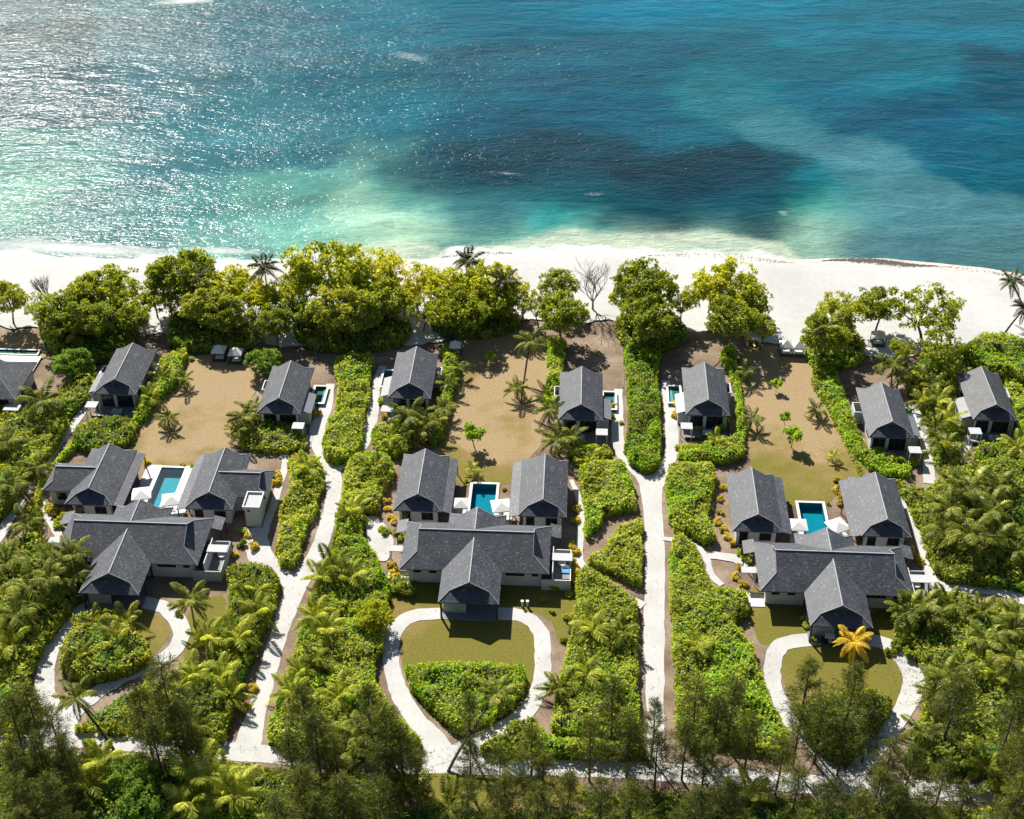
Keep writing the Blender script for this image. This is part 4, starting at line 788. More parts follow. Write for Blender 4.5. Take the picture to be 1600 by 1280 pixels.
HEDGES = [
 ([(522,560),(582,556),(581,590),(579,620),(573,660),(567,695),(546,718),(515,720),(502,702),(505,670),(520,640),(525,600)], 1.9, 'long hedge island between the two arms of the curved road fork', 'hedge'),
 ([(978,540),(1032,542),(1031,580),(1035,640),(1037,700),(1031,727),(1005,735),(985,722),(973,697),(979,640),(976,590)], 2.0, 'long bright hedge island between the two arms of the middle road fork', 'bright'),
 ([(452,715),(500,715),(509,745),(501,785),(482,818),(436,818),(432,800),(448,765),(450,735)], 1.8, 'hedge block between the curved road and the white tower', 'hedge'),
 ([(442,815),(483,808),(476,850),(461,882),(436,884),(429,865),(432,835)], 1.7, 'hedge tip above the parking apron', 'hedge'),
 ([(548,715),(582,706),(612,716),(620,735),(601,770),(592,797),(560,797),(530,787),(533,755),(540,732)], 1.9, 'rounded hedge between the curved road and planted-loop pavilion', 'hedge'),
 ([(582,665),(620,655),(650,668),(648,700),(622,713),(592,707),(580,692)], 1.7, 'domed hedge in front of the palm-fronted cottage', 'hedge'),
 ([(528,792),(570,793),(572,820),(580,850),(600,880),(610,910),(603,948),(560,962),(500,958),(478,945),(495,900),(512,860),(520,825)], 1.9, 'broad hedge between the curved road and parking bay', 'hedge'),
 ([(903,728),(970,721),(986,740),(998,786),(992,796),(962,800),(947,808),(936,826),(914,836),(909,790)], 1.8, 'square hedge above the dark hedge gap by the middle road', 'hedge'),
 ([(916,872),(938,856),(952,836),(972,818),(1001,810),(1008,842),(1005,905),(986,912),(952,892),(922,880)], 1.8, 'triangular hedge below the dark hedge gap by the middle road', 'hedge'),
 ([(903,890),(930,890),(960,911),(999,942),(1000,1000),(1003,1110),(1000,1152),(960,1152),(868,1147),(858,1120),(868,1060),(884,1000),(895,940)], 1.8, 'large hedge field between the planted loop and the middle road', 'hedge'),
 ([(1042,728),(1110,725),(1123,745),(1116,780),(1110,810),(1120,838),(1102,848),(1072,832),(1046,820),(1041,780)], 1.9, 'square hedge between the middle road and yellow-palm pavilion', 'hedge'),
 ([(1047,846),(1084,845),(1110,902),(1130,917),(1166,925),(1172,960),(1152,977),(1180,1010),(1196,1060),(1210,1100),(1240,1150),(1220,1176),(1130,1162),(1058,1147),(1051,1060),(1045,950)], 1.9, 'largest hedge field, between the middle road and yellow palm loop', 'hedge'),
 ([(1130,540),(1152,545),(1162,620),(1168,690),(1156,716),(1100,724),(1064,720),(1060,697),(1100,690),(1142,678),(1147,630),(1137,580),(1122,556)], 1.6, 'hook-shaped bright hedge wrapping the teal-pool cottage', 'bright'),
 ([(853,548),(882,548),(880,600),(870,630),(848,622),(854,582)], 1.7, 'bright strip hedge beside the striped-shadow cottage', 'bright'),
 ([(852,528),(884,528),(884,545),(855,546)], 1.6, 'small cube hedge under the dense beach tree', 'bright'),
 ([(886,700),(950,696),(953,716),(900,724)], 1.5, 'low hedge below the striped-shadow cottage canopy', 'hedge'),
 ([(690,540),(716,550),(722,575),(712,610),(703,650),(688,690),(670,692),(674,650),(690,600)], 1.7, 'strip hedge between the palm-fronted cottage and lawn', 'bright'),
 ([(250,562),(292,545),(283,590),(246,628),(222,657),(203,652),(222,620),(244,592)], 1.8, 'strip hedge between the kayak cottage and wide lawn', 'hedge'),
 ([(120,668),(165,655),(217,658),(196,697),(150,705),(110,694)], 1.7, 'hedge below the kayak cottage canopy', 'jungle'),
 ([(634,1040),(665,1034),(760,1034),(816,1040),(827,1060),(816,1092),(790,1112),(760,1132),(720,1142),(690,1127),(655,1092),(634,1060)], 1.9, 'heart-shaped hedge planted inside the teardrop drive loop', 'hedge'),
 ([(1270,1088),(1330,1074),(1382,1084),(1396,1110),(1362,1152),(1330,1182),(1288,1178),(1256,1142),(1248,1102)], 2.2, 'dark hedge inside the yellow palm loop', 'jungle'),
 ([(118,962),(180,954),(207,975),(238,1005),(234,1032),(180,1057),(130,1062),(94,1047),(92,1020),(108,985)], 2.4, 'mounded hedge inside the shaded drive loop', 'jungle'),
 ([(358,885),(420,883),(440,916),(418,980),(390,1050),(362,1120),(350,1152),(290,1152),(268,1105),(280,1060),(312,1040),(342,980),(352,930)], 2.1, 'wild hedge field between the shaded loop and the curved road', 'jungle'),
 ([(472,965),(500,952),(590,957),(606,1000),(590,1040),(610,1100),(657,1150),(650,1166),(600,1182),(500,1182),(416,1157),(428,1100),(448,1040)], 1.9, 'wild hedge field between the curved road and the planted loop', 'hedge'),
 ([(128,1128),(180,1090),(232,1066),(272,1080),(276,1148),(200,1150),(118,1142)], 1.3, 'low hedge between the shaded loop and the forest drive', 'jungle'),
 ([(752,1158),(830,1118),(870,1150),(1000,1162),(1000,1184),(900,1184),(800,1182),(756,1178)], 1.8, 'low hedge between the planted loop and forest drive', 'hedge'),
 ([(1266,575),(1300,570),(1318,600),(1332,640),(1347,680),(1366,705),(1422,720),(1426,742),(1378,738),(1346,722),(1320,685),(1300,645),(1276,612)], 1.6, 'curving hedge between the boat rack cottage and gazebo lawn', 'bright'),
 ([(1500,545),(1540,524),(1605,535),(1650,560),(1605,592),(1540,584),(1508,566)], 2.6, 'lobed hedge mass at the beach edge by the leaning palms', 'bright'),
 ([(1565,592),(1605,612),(1650,700),(1596,692),(1582,650)], 1.8, 'strip hedge behind the weathered cottage', 'bright'),
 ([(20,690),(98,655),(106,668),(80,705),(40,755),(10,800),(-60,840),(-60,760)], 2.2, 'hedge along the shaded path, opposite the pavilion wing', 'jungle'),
 ([(108,690),(118,700),(90,730),(72,765),(62,790),(40,800),(60,752)], 1.5, 'bright thin hedge between the shaded path and pavilion wing', 'bright'),
]
for p, h, lab, m in HEDGES: bed('hedge', p, h, lab, m, group=G)
U = 'ground cover'
for p, h, lab, m, sz in [
 ([(-300,560),(0,620),(40,640),(110,590),(140,520),(150,600),(112,650),(60,690),(0,740),(-300,900)], 1.7, 'jungle undergrowth around the cut-off cottage', 'jungle', .55),
 ([(-300,840),(0,850),(60,790),(70,840),(100,880),(120,930),(105,965),(70,1010),(50,1060),(40,1130),(-300,1130)], 1.9, 'jungle undergrowth beside the white-tower villa', 'jungle', .6),
 ([(1395,750),(1440,762),(1480,735),(1560,715),(1700,715),(1800,905),(1640,925),(1600,920),(1500,908),(1466,895),(1442,850),(1425,800)], 2.0, 'jungle undergrowth beside the yellow-palm villa', 'jungle', .6),
 ([(1415,585),(1480,560),(1500,600),(1490,640),(1500,690),(1480,742),(1456,720),(1446,660)], 1.6, 'undergrowth between the boat rack and weathered cottages', 'jungle', .6),
 ([(1520,700),(1600,690),(1800,690),(1800,720),(1560,722)], 1.6, 'undergrowth below the weathered cottage', 'hedge', .55),
 ([(1400,935),(1480,928),(1560,945),(1800,985),(1800,1200),(1450,1200),(1420,1160),(1440,1110),(1445,1050),(1425,1015),(1395,985)], 2.0, 'jungle undergrowth beside the yellow palm loop', 'jungle', .6),
 ([(-300,1165),(60,1172),(200,1182),(380,1195),(600,1222),(640,1262),(900,1262),(920,1238),(1160,1242),(1300,1252),(1500,1262),(1900,1275),(1900,1420),(-300,1420)], 1.8, 'forest undergrowth below the forest drive', 'jungle', .6),
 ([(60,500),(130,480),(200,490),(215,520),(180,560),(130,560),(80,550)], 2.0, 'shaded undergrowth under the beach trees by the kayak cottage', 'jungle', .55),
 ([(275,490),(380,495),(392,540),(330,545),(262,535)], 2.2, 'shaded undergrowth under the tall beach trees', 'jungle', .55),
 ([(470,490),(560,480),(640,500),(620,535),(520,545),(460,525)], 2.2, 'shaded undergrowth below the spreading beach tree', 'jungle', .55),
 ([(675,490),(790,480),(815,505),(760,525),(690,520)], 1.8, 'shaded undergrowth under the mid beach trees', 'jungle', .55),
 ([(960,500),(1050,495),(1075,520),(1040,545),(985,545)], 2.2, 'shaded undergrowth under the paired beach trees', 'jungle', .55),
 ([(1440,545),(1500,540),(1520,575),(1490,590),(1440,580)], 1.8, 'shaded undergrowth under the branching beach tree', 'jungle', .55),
 ([(1265,520),(1340,520),(1352,560),(1300,572),(1262,560)], 2.2, 'undergrowth beneath the round beach tree', 'hedge', .55),
 ([(380,660),(400,650),(470,668),(480,700),(400,705),(372,690)], 1.5, 'shrubs below the dark-pool cottage', 'hedge', .5),
 ([(1270,600),(1280,600),(1330,690),(1350,742),(1340,745),(1310,680)], .6, 'low edging plants of the gazebo lawn', 'hedge', .4),
 ([(700,900),(600,895),(605,930),(640,915)], .6, 'low bedding plants by the porch', 'jungle', .4),
]: bed('undergrowth', p, h, lab, m, 4.0, sz, .8, kind='stuff')

# ---- crown, bush, frond and needle variants (shared by their copies)
def crown_mesh(name, seed, r, rz, lobes, per, size, m, flat=1.0, hollow=0.0, k=4):
    rng = np.random.default_rng(seed); C = []; UPS = []; cen = []
    for i in range(lobes):
        a = rng.random() * 2 * np.pi; rr = np.sqrt(rng.random()) * (.78 if lobes < 20 else .92); zz = rng.uniform(-.55, .75) * np.sqrt(max(0, 1 - rr * rr))
        c = np.array([math.cos(a) * rr * r, math.sin(a) * rr * r, zz * rz]); cen.append(c); lr = r * (rng.uniform(.2, .36) if lobes < 20 else rng.uniform(.10, .22))
        d = rng.normal(0, 1, (per, 3)); d /= np.linalg.norm(d, axis=1, keepdims=True); d[:, 2] = np.where(d[:, 2] < -.35, -d[:, 2] * .6, d[:, 2])
        rad = lr * (.72 + .38 * rng.random((per, 1))) * np.array([[1, 1, .8]]); C.append(c + d * rad); UPS.append(d + np.array([[0, 0, .5]]))
    C = np.concatenate(C); UPS = np.concatenate(UPS)
    if hollow: keep = fbm(C[:, 0] / (r * .22) + seed, C[:, 2] / (r * .22) + C[:, 1] / (r * .3), 2) > hollow; C = C[keep]; UPS = UPS[keep]
    v, q = cluster(C, UPS, k, size, rng); return npmesh(name, v, q, [m]), cen
def limb_mesh(name, seed, h, cen, cz, r0, m, lean=.0, forks=9):
    rng = random.Random(seed); mb = MB(); fork = Vector((lean * h * .4, 0, h * .32)); mb.tube([(0, 0, -.1), (lean * h * .15, 0, h * .16), fork], [r0, r0 * .8, r0 * .68], 8)
    for c in cen[:forks]:
        e = Vector((c[0], c[1], cz + c[2])); mid = fork.lerp(e, .5) + Vector((rng.uniform(-.4, .4), rng.uniform(-.4, .4), rng.uniform(0, .5)))
        mb.tube([fork, mid, e], [r0 * .5, r0 * .3, r0 * .1], 5)
        for k in range(2):
            e2 = e + Vector((rng.uniform(-1, 1), rng.uniform(-1, 1), rng.uniform(-.1, 1))) * h * .14; mb.tube([mid.lerp(e, .4), e2], [r0 * .2, r0 * .05], 4)
    return mb.mesh(name, m)
BROAD = []
for i, (r, rz, lb, per, hol) in enumerate([(5, 4.4, 100, 34, .31), (5, 4.1, 84, 32, .41), (5, 4.9, 92, 34, .37), (5, 4.1, 70, 27, .44)]):
    me, cen = crown_mesh('crown', 40 + i, r, rz, lb, per, .40, M['broad'], hollow=hol, k=4); tm = limb_mesh('trunk', 60 + i, 9.0, cen, 6.0, .26, M['bark'], lean=.15 * (i - 1), forks=16); BROAD.append((me, tm))
def recolour(me, m): c = me.copy(); c.materials.clear(); c.materials.append(m); return c
BY = [(recolour(a, M['yellow']), b) for a, b in BROAD]; BB = [(recolour(a, M['leafgreen']), b) for a, b in BROAD]; BJ = [(recolour(a, M['jungle']), b) for a, b in BROAD]
SMALL = crown_mesh('crown', 91, 1.6, 1.1, 9, 26, .42, M['bright']); SMALLT = limb_mesh('trunk', 92, 3.2, SMALL[1], 2.6, .09, M['bark'], .25, 5)
BUSH = []
for i, mm in enumerate(('hedge', 'jungle', 'bright', 'golden')):
    me, _ = crown_mesh('bush', 120 + i, 1.3, .9, 9, 24, .42, M[mm]); BUSH.append(me)
# ---- survey landmarks for the labels
LM = [("white-tower villa", 200, 850), ("planted-loop villa", 735, 860), ("yellow-palm villa", 1310, 895), ("white tower", 392, 795), ("kayak cottage", 180, 580), ("dark-pool cottage", 440, 610), ("palm-fronted cottage", 640, 590),
 ("striped-shadow cottage", 908, 620), ("teal-pool cottage", 1102, 610), ("boat rack cottage", 1385, 645), ("weathered cottage", 1540, 620), ("cut-off cottage", 15, 590), ("longest pool", 258, 765), ("planted-loop pool", 757, 780), ("yellow-palm pool", 1268, 805),
 ("twin gazebos", 1237, 545), ("yellow kayaks", 1177, 532), ("shaded gazebos", 357, 555), ("bare beach tree", 922, 450), ("middle road fork", 1018, 742), ("curved road fork", 520, 715), ("middle road", 1021, 960), ("curved road", 450, 960), ("parking apron", 415, 870), ("parking bay", 595, 845),
 ("shaded loop", 165, 1020), ("planted loop hedge", 730, 1085), ("yellow palm", 1325, 1010), ("two white posts", 820, 945), ("drive corner", 100, 1150), ("forest drive", 250, 1165), ("curved road mouth", 390, 1160), ("loop mouth", 690, 1190), ("slanting trunk foot", 705, 1215), ("middle road foot", 1026, 1190), ("low hedge", 880, 1170), ("palm loop mouth", 1315, 1225), ("bright leafy pair", 215, 1240), ("young palm patch", 340, 1230), ("grass verge", 800, 1240), ("wild hedge field", 520, 1120), ("largest hedge field", 1130, 1060), ("leaning palm grove", 1585, 1010), ("buggy porch", 1300, 985), ("shadow corner", 1590, 1240), ("grassy verge end", 640, 1240), ("drive bend", 1480, 1225), ("palm loop hedge", 1320, 1125), ("drive start", 20, 1160), ("wide lawn", 310, 640), ("small-tree lawn", 780, 640), ("gazebo lawn", 1240, 650),
 ("leaning trunk", 740, 1150), ("orange kayak", 225, 520), ("long hedge island", 545, 640), ("bright hedge island", 1005, 640), ("open beach", 60, 430), ("open beach", 330, 395), ("open beach", 640, 395), ("open beach", 930, 395), ("open beach", 1250, 430), ("open beach", 1530, 450), ("shaded path", 60, 740), ("winding path", 1450, 890), ("big palm grove", 1515, 800), ("leaf-strewn drive", 1420, 1070)]
USED = {}
PLANTS = []
def place_label(kind, px, py, exclude=()):
    dd = sorted((math.hypot(x - px, (y - py) * 1.3), n, x, y) for n, x, y in LM if n not in exclude); d0, a, ax, ay = dd[0]
    best = None
    for d, n, x, y in dd[1:14]:
        if n == a: continue
        c = -((x - px) * (ax - px) + (y - py) * (ay - py)) / (d * d0 + 1e-6); s = d * (1.6 - c)
        if best is None or s < best[0]: best = (s, n)
    return f'{kind} between the {a} and {best[1]}'
def reg(o, kind, px, py, cat, group, exclude=()):
    PLANTS.append((o, kind, px, py, cat, group, exclude)); o['label'] = kind; o['category'] = cat
def finish_labels():
    by = {}
    for o, kind, px, py, cat, group, ex in PLANTS: by.setdefault(place_label(kind, px, py, ex), []).append((py, px, o, cat, group))
    for lab, l in by.items():
        l.sort(key=lambda t: t[0]); n = len(l)
        for i, (py, px, o, cat, group) in enumerate(l):
            s = lab
            if n == 2: s += (', seaward one', ', inland one')[i]
            elif n == 3: s += (', seaward one', ', middle one', ', inland one')[i]
            elif n > 3: s += (', most seaward' if i == 0 else ', most inland' if i == n - 1 else ', middle one')
            tag(o, s, cat, group)
# ---- broadleaf trees
def tree(px, py, rpx, var, pal=None, kind='leafy beach tree', zc=None, squash=1.12, grp='broadleaf trees along the beach'):
    pal = pal or BROAD; z = zc or (4.3 + rpx * .08)
    x, y = PZ(px, py, z); dist = math.sqrt(x * x + y * y + CAM_H ** 2); r = rpx * dist / F; s = r / 4.5; sz = z / 6.0
    t = thing('beach_tree', kind, 'tree', (x, y, 0), RNG.random() * 6.28); cm, tm = pal[var]
    obj('trunk', tm, t, sc=(s, s, sz)); obj('crown', cm, t, (0, 0, z), sc=(s, s, s * squash)); reg(t, kind, px, py, 'tree', grp); return t
for a in [(12,468,27,0,BJ,'dark leafy beach tree'),(98,492,36,2,BROAD,'green leafy beach tree'),(172,452,38,2,BROAD,'green leafy beach tree'),(150,500,30,0,BJ,'dark leafy beach tree'),(240,460,24,3,BROAD,'thin multi-stemmed beach tree'),(285,436,48,0,BROAD,'tall dense beach tree'),(320,475,36,0,BJ,'dark leafy beach tree'),(368,448,34,2,BY,'yellowing beach tree'),(395,480,28,3,BY,'yellowing beach tree'),
 (440,470,32,2,BY,'yellowing beach tree'),(430,505,26,0,BJ,'dark leafy beach tree'),(515,425,62,1,BROAD,'widest spreading beach tree'),(535,485,44,0,BJ,'dark leafy beach tree'),(590,425,38,2,BY,'yellowing beach tree'),(600,470,34,0,BROAD,'green leafy beach tree'),(650,440,32,3,BY,'thin yellowing beach tree'),(660,480,26,3,BROAD,'sparse beach tree'),(708,458,40,2,BY,'yellowing beach tree'),(725,488,36,0,BROAD,'green leafy beach tree'),
 (765,445,40,2,BY,'yellowing beach tree'),(780,470,30,1,BROAD,'green leafy beach tree'),(815,470,28,3,BROAD,'sparse beach tree'),(872,446,28,2,BROAD,'green leafy beach tree'),(878,492,36,0,BROAD,'dense round beach tree'),(1005,452,46,0,BROAD,'dense pointed beach tree'),(1015,500,40,0,BJ,'dark leafy beach tree'),(1066,470,24,1,BROAD,'narrow beach tree'),(1138,450,46,1,BY,'tall yellow-topped beach tree'),(1145,500,38,0,BJ,'dark leafy beach tree'),(1165,470,34,2,BROAD,'green leafy beach tree'),(1192,512,20,0,BJ,'dark leafy beach tree'),
 (62,478,22,3,BROAD,'sparse beach tree'),(132,462,30,0,BY,'yellowing beach tree'),(206,478,30,1,BROAD,'green leafy beach tree'),(208,500,22,0,BJ,'dark leafy beach tree'),(262,468,28,3,BROAD,'thin multi-stemmed beach tree'),(345,492,30,0,BJ,'dark leafy beach tree'),(412,462,26,1,BY,'yellowing beach tree'),(470,446,30,3,BROAD,'sparse beach tree'),(482,486,26,1,BJ,'dark leafy beach tree'),(556,450,36,1,BROAD,'green leafy beach tree'),(566,492,30,0,BJ,'dark leafy beach tree'),(630,462,26,1,BY,'thin yellowing beach tree'),(682,446,28,3,BY,'yellowing beach tree'),(694,492,26,0,BROAD,'green leafy beach tree'),(742,472,32,1,BROAD,'green leafy beach tree'),(800,452,26,3,BY,'yellowing beach tree'),(842,478,18,3,BROAD,'sparse beach tree'),(985,470,30,1,BY,'yellow-green beach tree'),(1110,452,26,3,BY,'yellow-topped beach tree'),(1312,490,34,2,BROAD,'round beach tree'),(1290,525,34,0,BROAD,'round beach tree'),(1375,478,32,2,BROAD,'green leafy beach tree'),(1450,488,46,3,BROAD,'dark branching beach tree'),(1468,545,34,3,BJ,'dark leafy beach tree'),(1410,545,18,1,BROAD,'small leafy beach tree')]:
    tree(a[0], a[1], a[2], a[3], a[4], a[5])
for a in [(411,566,24,0,BB,'round bright tree'),(113,570,26,0,BB,'round bright tree'),(585,965,26,0,BY,'round yellow-green tree'),(210,1215,34,2,BB,'bright leafy tree'),(220,1255,30,0,BB,'bright leafy tree')]:
    tree(a[0], a[1], a[2], a[3], a[4], a[5], zc=3.0, grp='round garden trees')
# bare trees
def bare(px, py, hpx, seed, label, spread=.5, lean=0):
    x, y = PZ(px, py, 0); d = math.sqrt(x * x + y * y + CAM_H ** 2); h = hpx * d / F / .86; rng = random.Random(seed)
    t = thing('bare_tree', label, 'tree', (x, y, 0)); mb = MB(); br = []
    def grow(p, dr, L, r, dep, m_):
        e = p + dr * L; mid = p.lerp(e, .5) + Vector((rng.uniform(-1, 1), rng.uniform(-1, 1), 0)) * L * .06; m_.tube([p, mid, e], [r, r * .8, r * .6], 5)
        if dep == 0: return
        for k in range(3):
            nd = (dr + Vector((rng.uniform(-1, 1), rng.uniform(-1, 1), rng.uniform(-.1, .5))) * spread * 1.3).normalized(); grow(e if k < 2 else mid, nd, L * rng.uniform(.62, .82), r * .6, dep - 1, m_)
    mb.tube([(0, 0, -.1), (lean * .1 * h, 0, h * .16)], [.28, .22], 7); mb.build('trunk', M['palebark'], t)
    for k in range(5):
        a = k * 1.257 + rng.random(); m2 = MB(); grow(Vector((lean * .1 * h, 0, h * .15)), Vector((math.cos(a) * spread + lean, math.sin(a) * spread, 1)).normalized(), h * .3, .15, 4, m2); m2.build('branch', M['palebark'], t)
bare(926, 483, 72, 3, 'leafless grey tree alone on the white sand', .55); bare(84, 485, 50, 5, 'slanting leafless snag beside the open beach', .18, -.3)
# lawn saplings
for px, py, s, k in [(767, 568, .8, 'small lollipop tree near the shade line'), (741, 698, 1.45, 'larger round sapling near the pool'), (1236, 700, 1.3, 'round sapling on the middle of the gazebo lawn'), (1226, 664, .8, 'thin young sapling on the gazebo lawn'), (1212, 612, .8, 'thin young sapling below the twin gazebos')]:
    x, y = PZ(px, py); t = thing('sapling', k, 'tree', (x, y, 0), RNG.random() * 6, 'lawn saplings'); obj('trunk', SMALLT, t, sc=(s, s, s)); obj('crown', SMALL[0], t, (0, 0, 2.6 * s), sc=(s, s, s))

# ---- palms
def frond_mesh(name, seed, m, L=3.9, arch=.5, droop=1.0, n=22):
    rng = np.random.default_rng(seed); t = np.linspace(0, 1, n); x = L * (t * .98 - .1 * t ** 2); z = L * (arch * t - droop * t ** 2 * .85); P = np.stack([x, np.zeros(n), z], 1)
    D = np.gradient(P, axis=0); D /= np.linalg.norm(D, axis=1, keepdims=True); v = []; q = []
    w = .05 * (1 - t * .8)
    for i in range(n - 1):
        b = len(v); v += [P[i] + [0, w[i], 0], P[i] - [0, w[i], 0], P[i + 1] - [0, w[i + 1], 0], P[i + 1] + [0, w[i + 1], 0]]; q.append([b, b + 1, b + 2, b + 3])
    for i in range(2, n):
        ll = L * .26 * math.sin(math.pi * (.12 + .82 * t[i])) ** .7
        for s in (-1, 1):
            d = D[i] * .55 + np.array([0, s * .9, -.35 + rng.normal(0, .14)]); d /= np.linalg.norm(d); wv = D[i] * .135; b = len(v); e = P[i] + d * ll; e[2] -= ll * .18; mid = P[i] + d * ll * .5
            v += [P[i] - wv * .5, mid - wv, e, mid + wv]; q.append([b, b + 1, b + 2, b + 3])
    me = npmesh(name, np.array(v), np.array(q), [m]); return me
FR = [frond_mesh('frond', 1, M['frond'], arch=.75, droop=.9), frond_mesh('frond', 2, M['frond'], arch=.35, droop=.95), frond_mesh('frond', 3, M['frond'], arch=1.1, droop=.75), frond_mesh('frond', 4, M['frond'], arch=-.1, droop=.75)]
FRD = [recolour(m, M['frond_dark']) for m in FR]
FRL = [recolour(m, M['frond_light']) for m in FR]
FRY = [recolour(m, M['frond_y']) for m in FR]
def trunk_mesh(name, lean, m):
    mb = MB(); n = 8; mb.tube([(lean * (i / n) ** 1.6, .15 * lean * math.sin(3 * i / n), i / n) for i in range(n + 1)], [.21 - .07 * i / n + (.1 if i == 0 else 0) for i in range(n + 1)], 7); return mb.mesh(name, m)
PT = [trunk_mesh('trunk', l, M['palebark']) for l in (.0, .12, .3)]
def palm(px, py, h, s=1.0, tv=0, nf=15, pal=None, kind='coconut palm', rz=None, base=None, up=0.0, label=None, grp='coconut palms in the grounds'):
    """crown centre at survey point (px, py), trunk height h; base = survey point of the foot, when it leans visibly"""
    rng = random.Random(int(px * 7 + py)); x, y = PZ(px, py, h); pal = pal or FR; rz = rng.random() * 6.28 if rz is None else rz
    lean = (.0, .12, .3)[tv] * h; bx_, by_ = (x - math.cos(rz) * lean, y - math.sin(rz) * lean)
    t = thing('palm_tree', kind, 'palm', (bx_, by_, 0), rz); tr = None
    if base:
        fx, fy = PZ(*base); t.location = (fx, fy, 0); t.rotation_euler = (0, 0, 0); mb = MB(); top = Vector((x - fx, y - fy, h)); n = 8; pts = []
        for i in range(n + 1): k = i / n; p = top * k; p.z = h * (k ** .8); pts.append(p)
        mb.tube(pts, [.26 - .1 * i / n for i in range(n + 1)], 7); mb.build('trunk', M['bark'], t); cp = Vector((x - fx, y - fy, h))
    else: obj('trunk', PT[tv], t, sc=(1, 1, h) if tv == 0 else (h, h, h)) if tv == 0 else obj('trunk', PT[tv], t, sc=(1, 1, h)); cp = None
    if not base and tv:
        t.children[0].data = trunk_cache(tv, h); t.children[0].scale = (1, 1, 1)
    c = cp or Vector((lean, .15 * lean * math.sin(3), h))
    for k in range(nf):
        a = k * 2.399 + rng.uniform(-.25, .25); f = k / nf; me = pal[2] if f < .28 else pal[0] if f < .55 else pal[1] if f < .82 else pal[3]
        sc = s * rng.uniform(.85, 1.12); obj('frond', me, t, tuple(c), (rng.uniform(-.25, .25), rng.uniform(-.12, .12) - up, a), (sc, sc, sc))
    if label: tag(t, label, 'palm', grp)
    else: reg(t, kind, px, py, 'palm', grp)
    return t
_tc = {}
def trunk_cache(tv, h):
    k = (tv, round(h)); 
    if k not in _tc:
        lean = (.0, .12, .3)[tv] * h; mb = MB(); n = 8; mb.tube([(lean * (i / n) ** 1.6, .15 * lean * math.sin(3 * i / n), h * i / n) for i in range(n + 1)], [.24 - .09 * i / n + (.08 if i == 0 else 0) for i in range(n + 1)], 7); _tc[k] = mb.mesh('trunk', M['palebark'])
    return _tc[k]
TALL, SHORT, YOUNG = 'tall coconut palm', 'short coconut palm', 'young stemless palm'
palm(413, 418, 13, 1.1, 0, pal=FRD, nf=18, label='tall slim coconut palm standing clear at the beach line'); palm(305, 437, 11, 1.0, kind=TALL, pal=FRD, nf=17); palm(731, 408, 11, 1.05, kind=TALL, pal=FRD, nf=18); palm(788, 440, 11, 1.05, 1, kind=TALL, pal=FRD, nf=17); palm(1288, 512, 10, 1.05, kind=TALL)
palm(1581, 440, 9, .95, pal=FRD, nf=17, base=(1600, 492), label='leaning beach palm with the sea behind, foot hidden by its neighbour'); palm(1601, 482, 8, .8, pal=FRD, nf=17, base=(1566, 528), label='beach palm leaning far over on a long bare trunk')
palm(828, 535, 8, 1.0, base=(814, 630), label='tall palm leaning over the small-tree lawn by the strip hedge'); palm(808, 606, 2.8, .85, label='short palm at the foot of the tall lawn palm')
palm(1332, 1004, 10, .9, pal=FRY, base=(1322, 1092), label='golden yellow coconut palm standing in the drive loop', nf=16, up=.1)
palm(775, 1085, 9, .95, base=(700, 1206), label='palm leaning on a long slanting trunk across the drive loop'); palm(118, 1092, 8, 1.05, base=(178, 1172), label='palm with a curved trunk rising over the forest drive'); palm(297, 938, 6, 1.05, 0, label='palm with clear trunk on the sunlit arm of the shaded loop')
for a in [(100,500,5,1.2),(88,515,4,1.1),(120,520,4,1.1),(66,628,5,1.5),(262,652,2.2,.85),(286,592,2.2,.8),(380,652,4,1.1),(374,672,3,.9),(392,640,3,.9),(500,525,3,1.0),(525,515,4,1.0),(400,522,3,1.0),(640,652,4,1.3),(668,660,3.5,1.1),(655,675,3,1),(870,688,3.5,1.2),(890,685,2.5,1),(858,640,3,1.0),(1395,572,5,1.1),(1408,585,3.5,.9),(1165,582,2.4,.8),(1174,655,2.4,.8),(1276,640,2,.75),(700,600,2.4,.9),(692,640,2.4,.9),(715,575,2.4,.8),(685,655,2.2,.8),
          (90,880,5,1.25),(112,868,6,1.2),(75,905,5,1.2),(45,915,5,1.3),(25,960,5,1.3),(110,905,4,1.1),(300,1140,5,1.1),(310,1165,4,.9),(1515,765,6,1.5),(1482,795,5,1.3),(1545,800,6,1.4),(1515,835,6,1.6),(1495,760,5,1.3),(1550,845,5,1.3),(1475,830,4,1.2),(1440,945,4,1.25),(1418,958,4,1.1),(1455,965,3.5,1),(1475,1060,5,1.2),(1462,1085,4,1.0),(1440,1145,3,1),(1583,1030,6,1.1),(1540,1000,4,1.1),(1580,985,4,1.1),(1590,960,4,1.0),(1505,1040,3.5,1),(555,1150,4,1.2),(540,1175,3,1.2),(20,760,4,1.2),(60,730,3,1.0),(10,690,4,1.2),(40,820,3,1.1),(1560,760,4,1.2),(1590,860,4,1.1),(10,880,4,1.2)]:
    palm(a[0], a[1], a[2], a[3], RNG.integers(0, 2), kind=SHORT if a[2] < 4.5 else 'full coconut palm', nf=14)
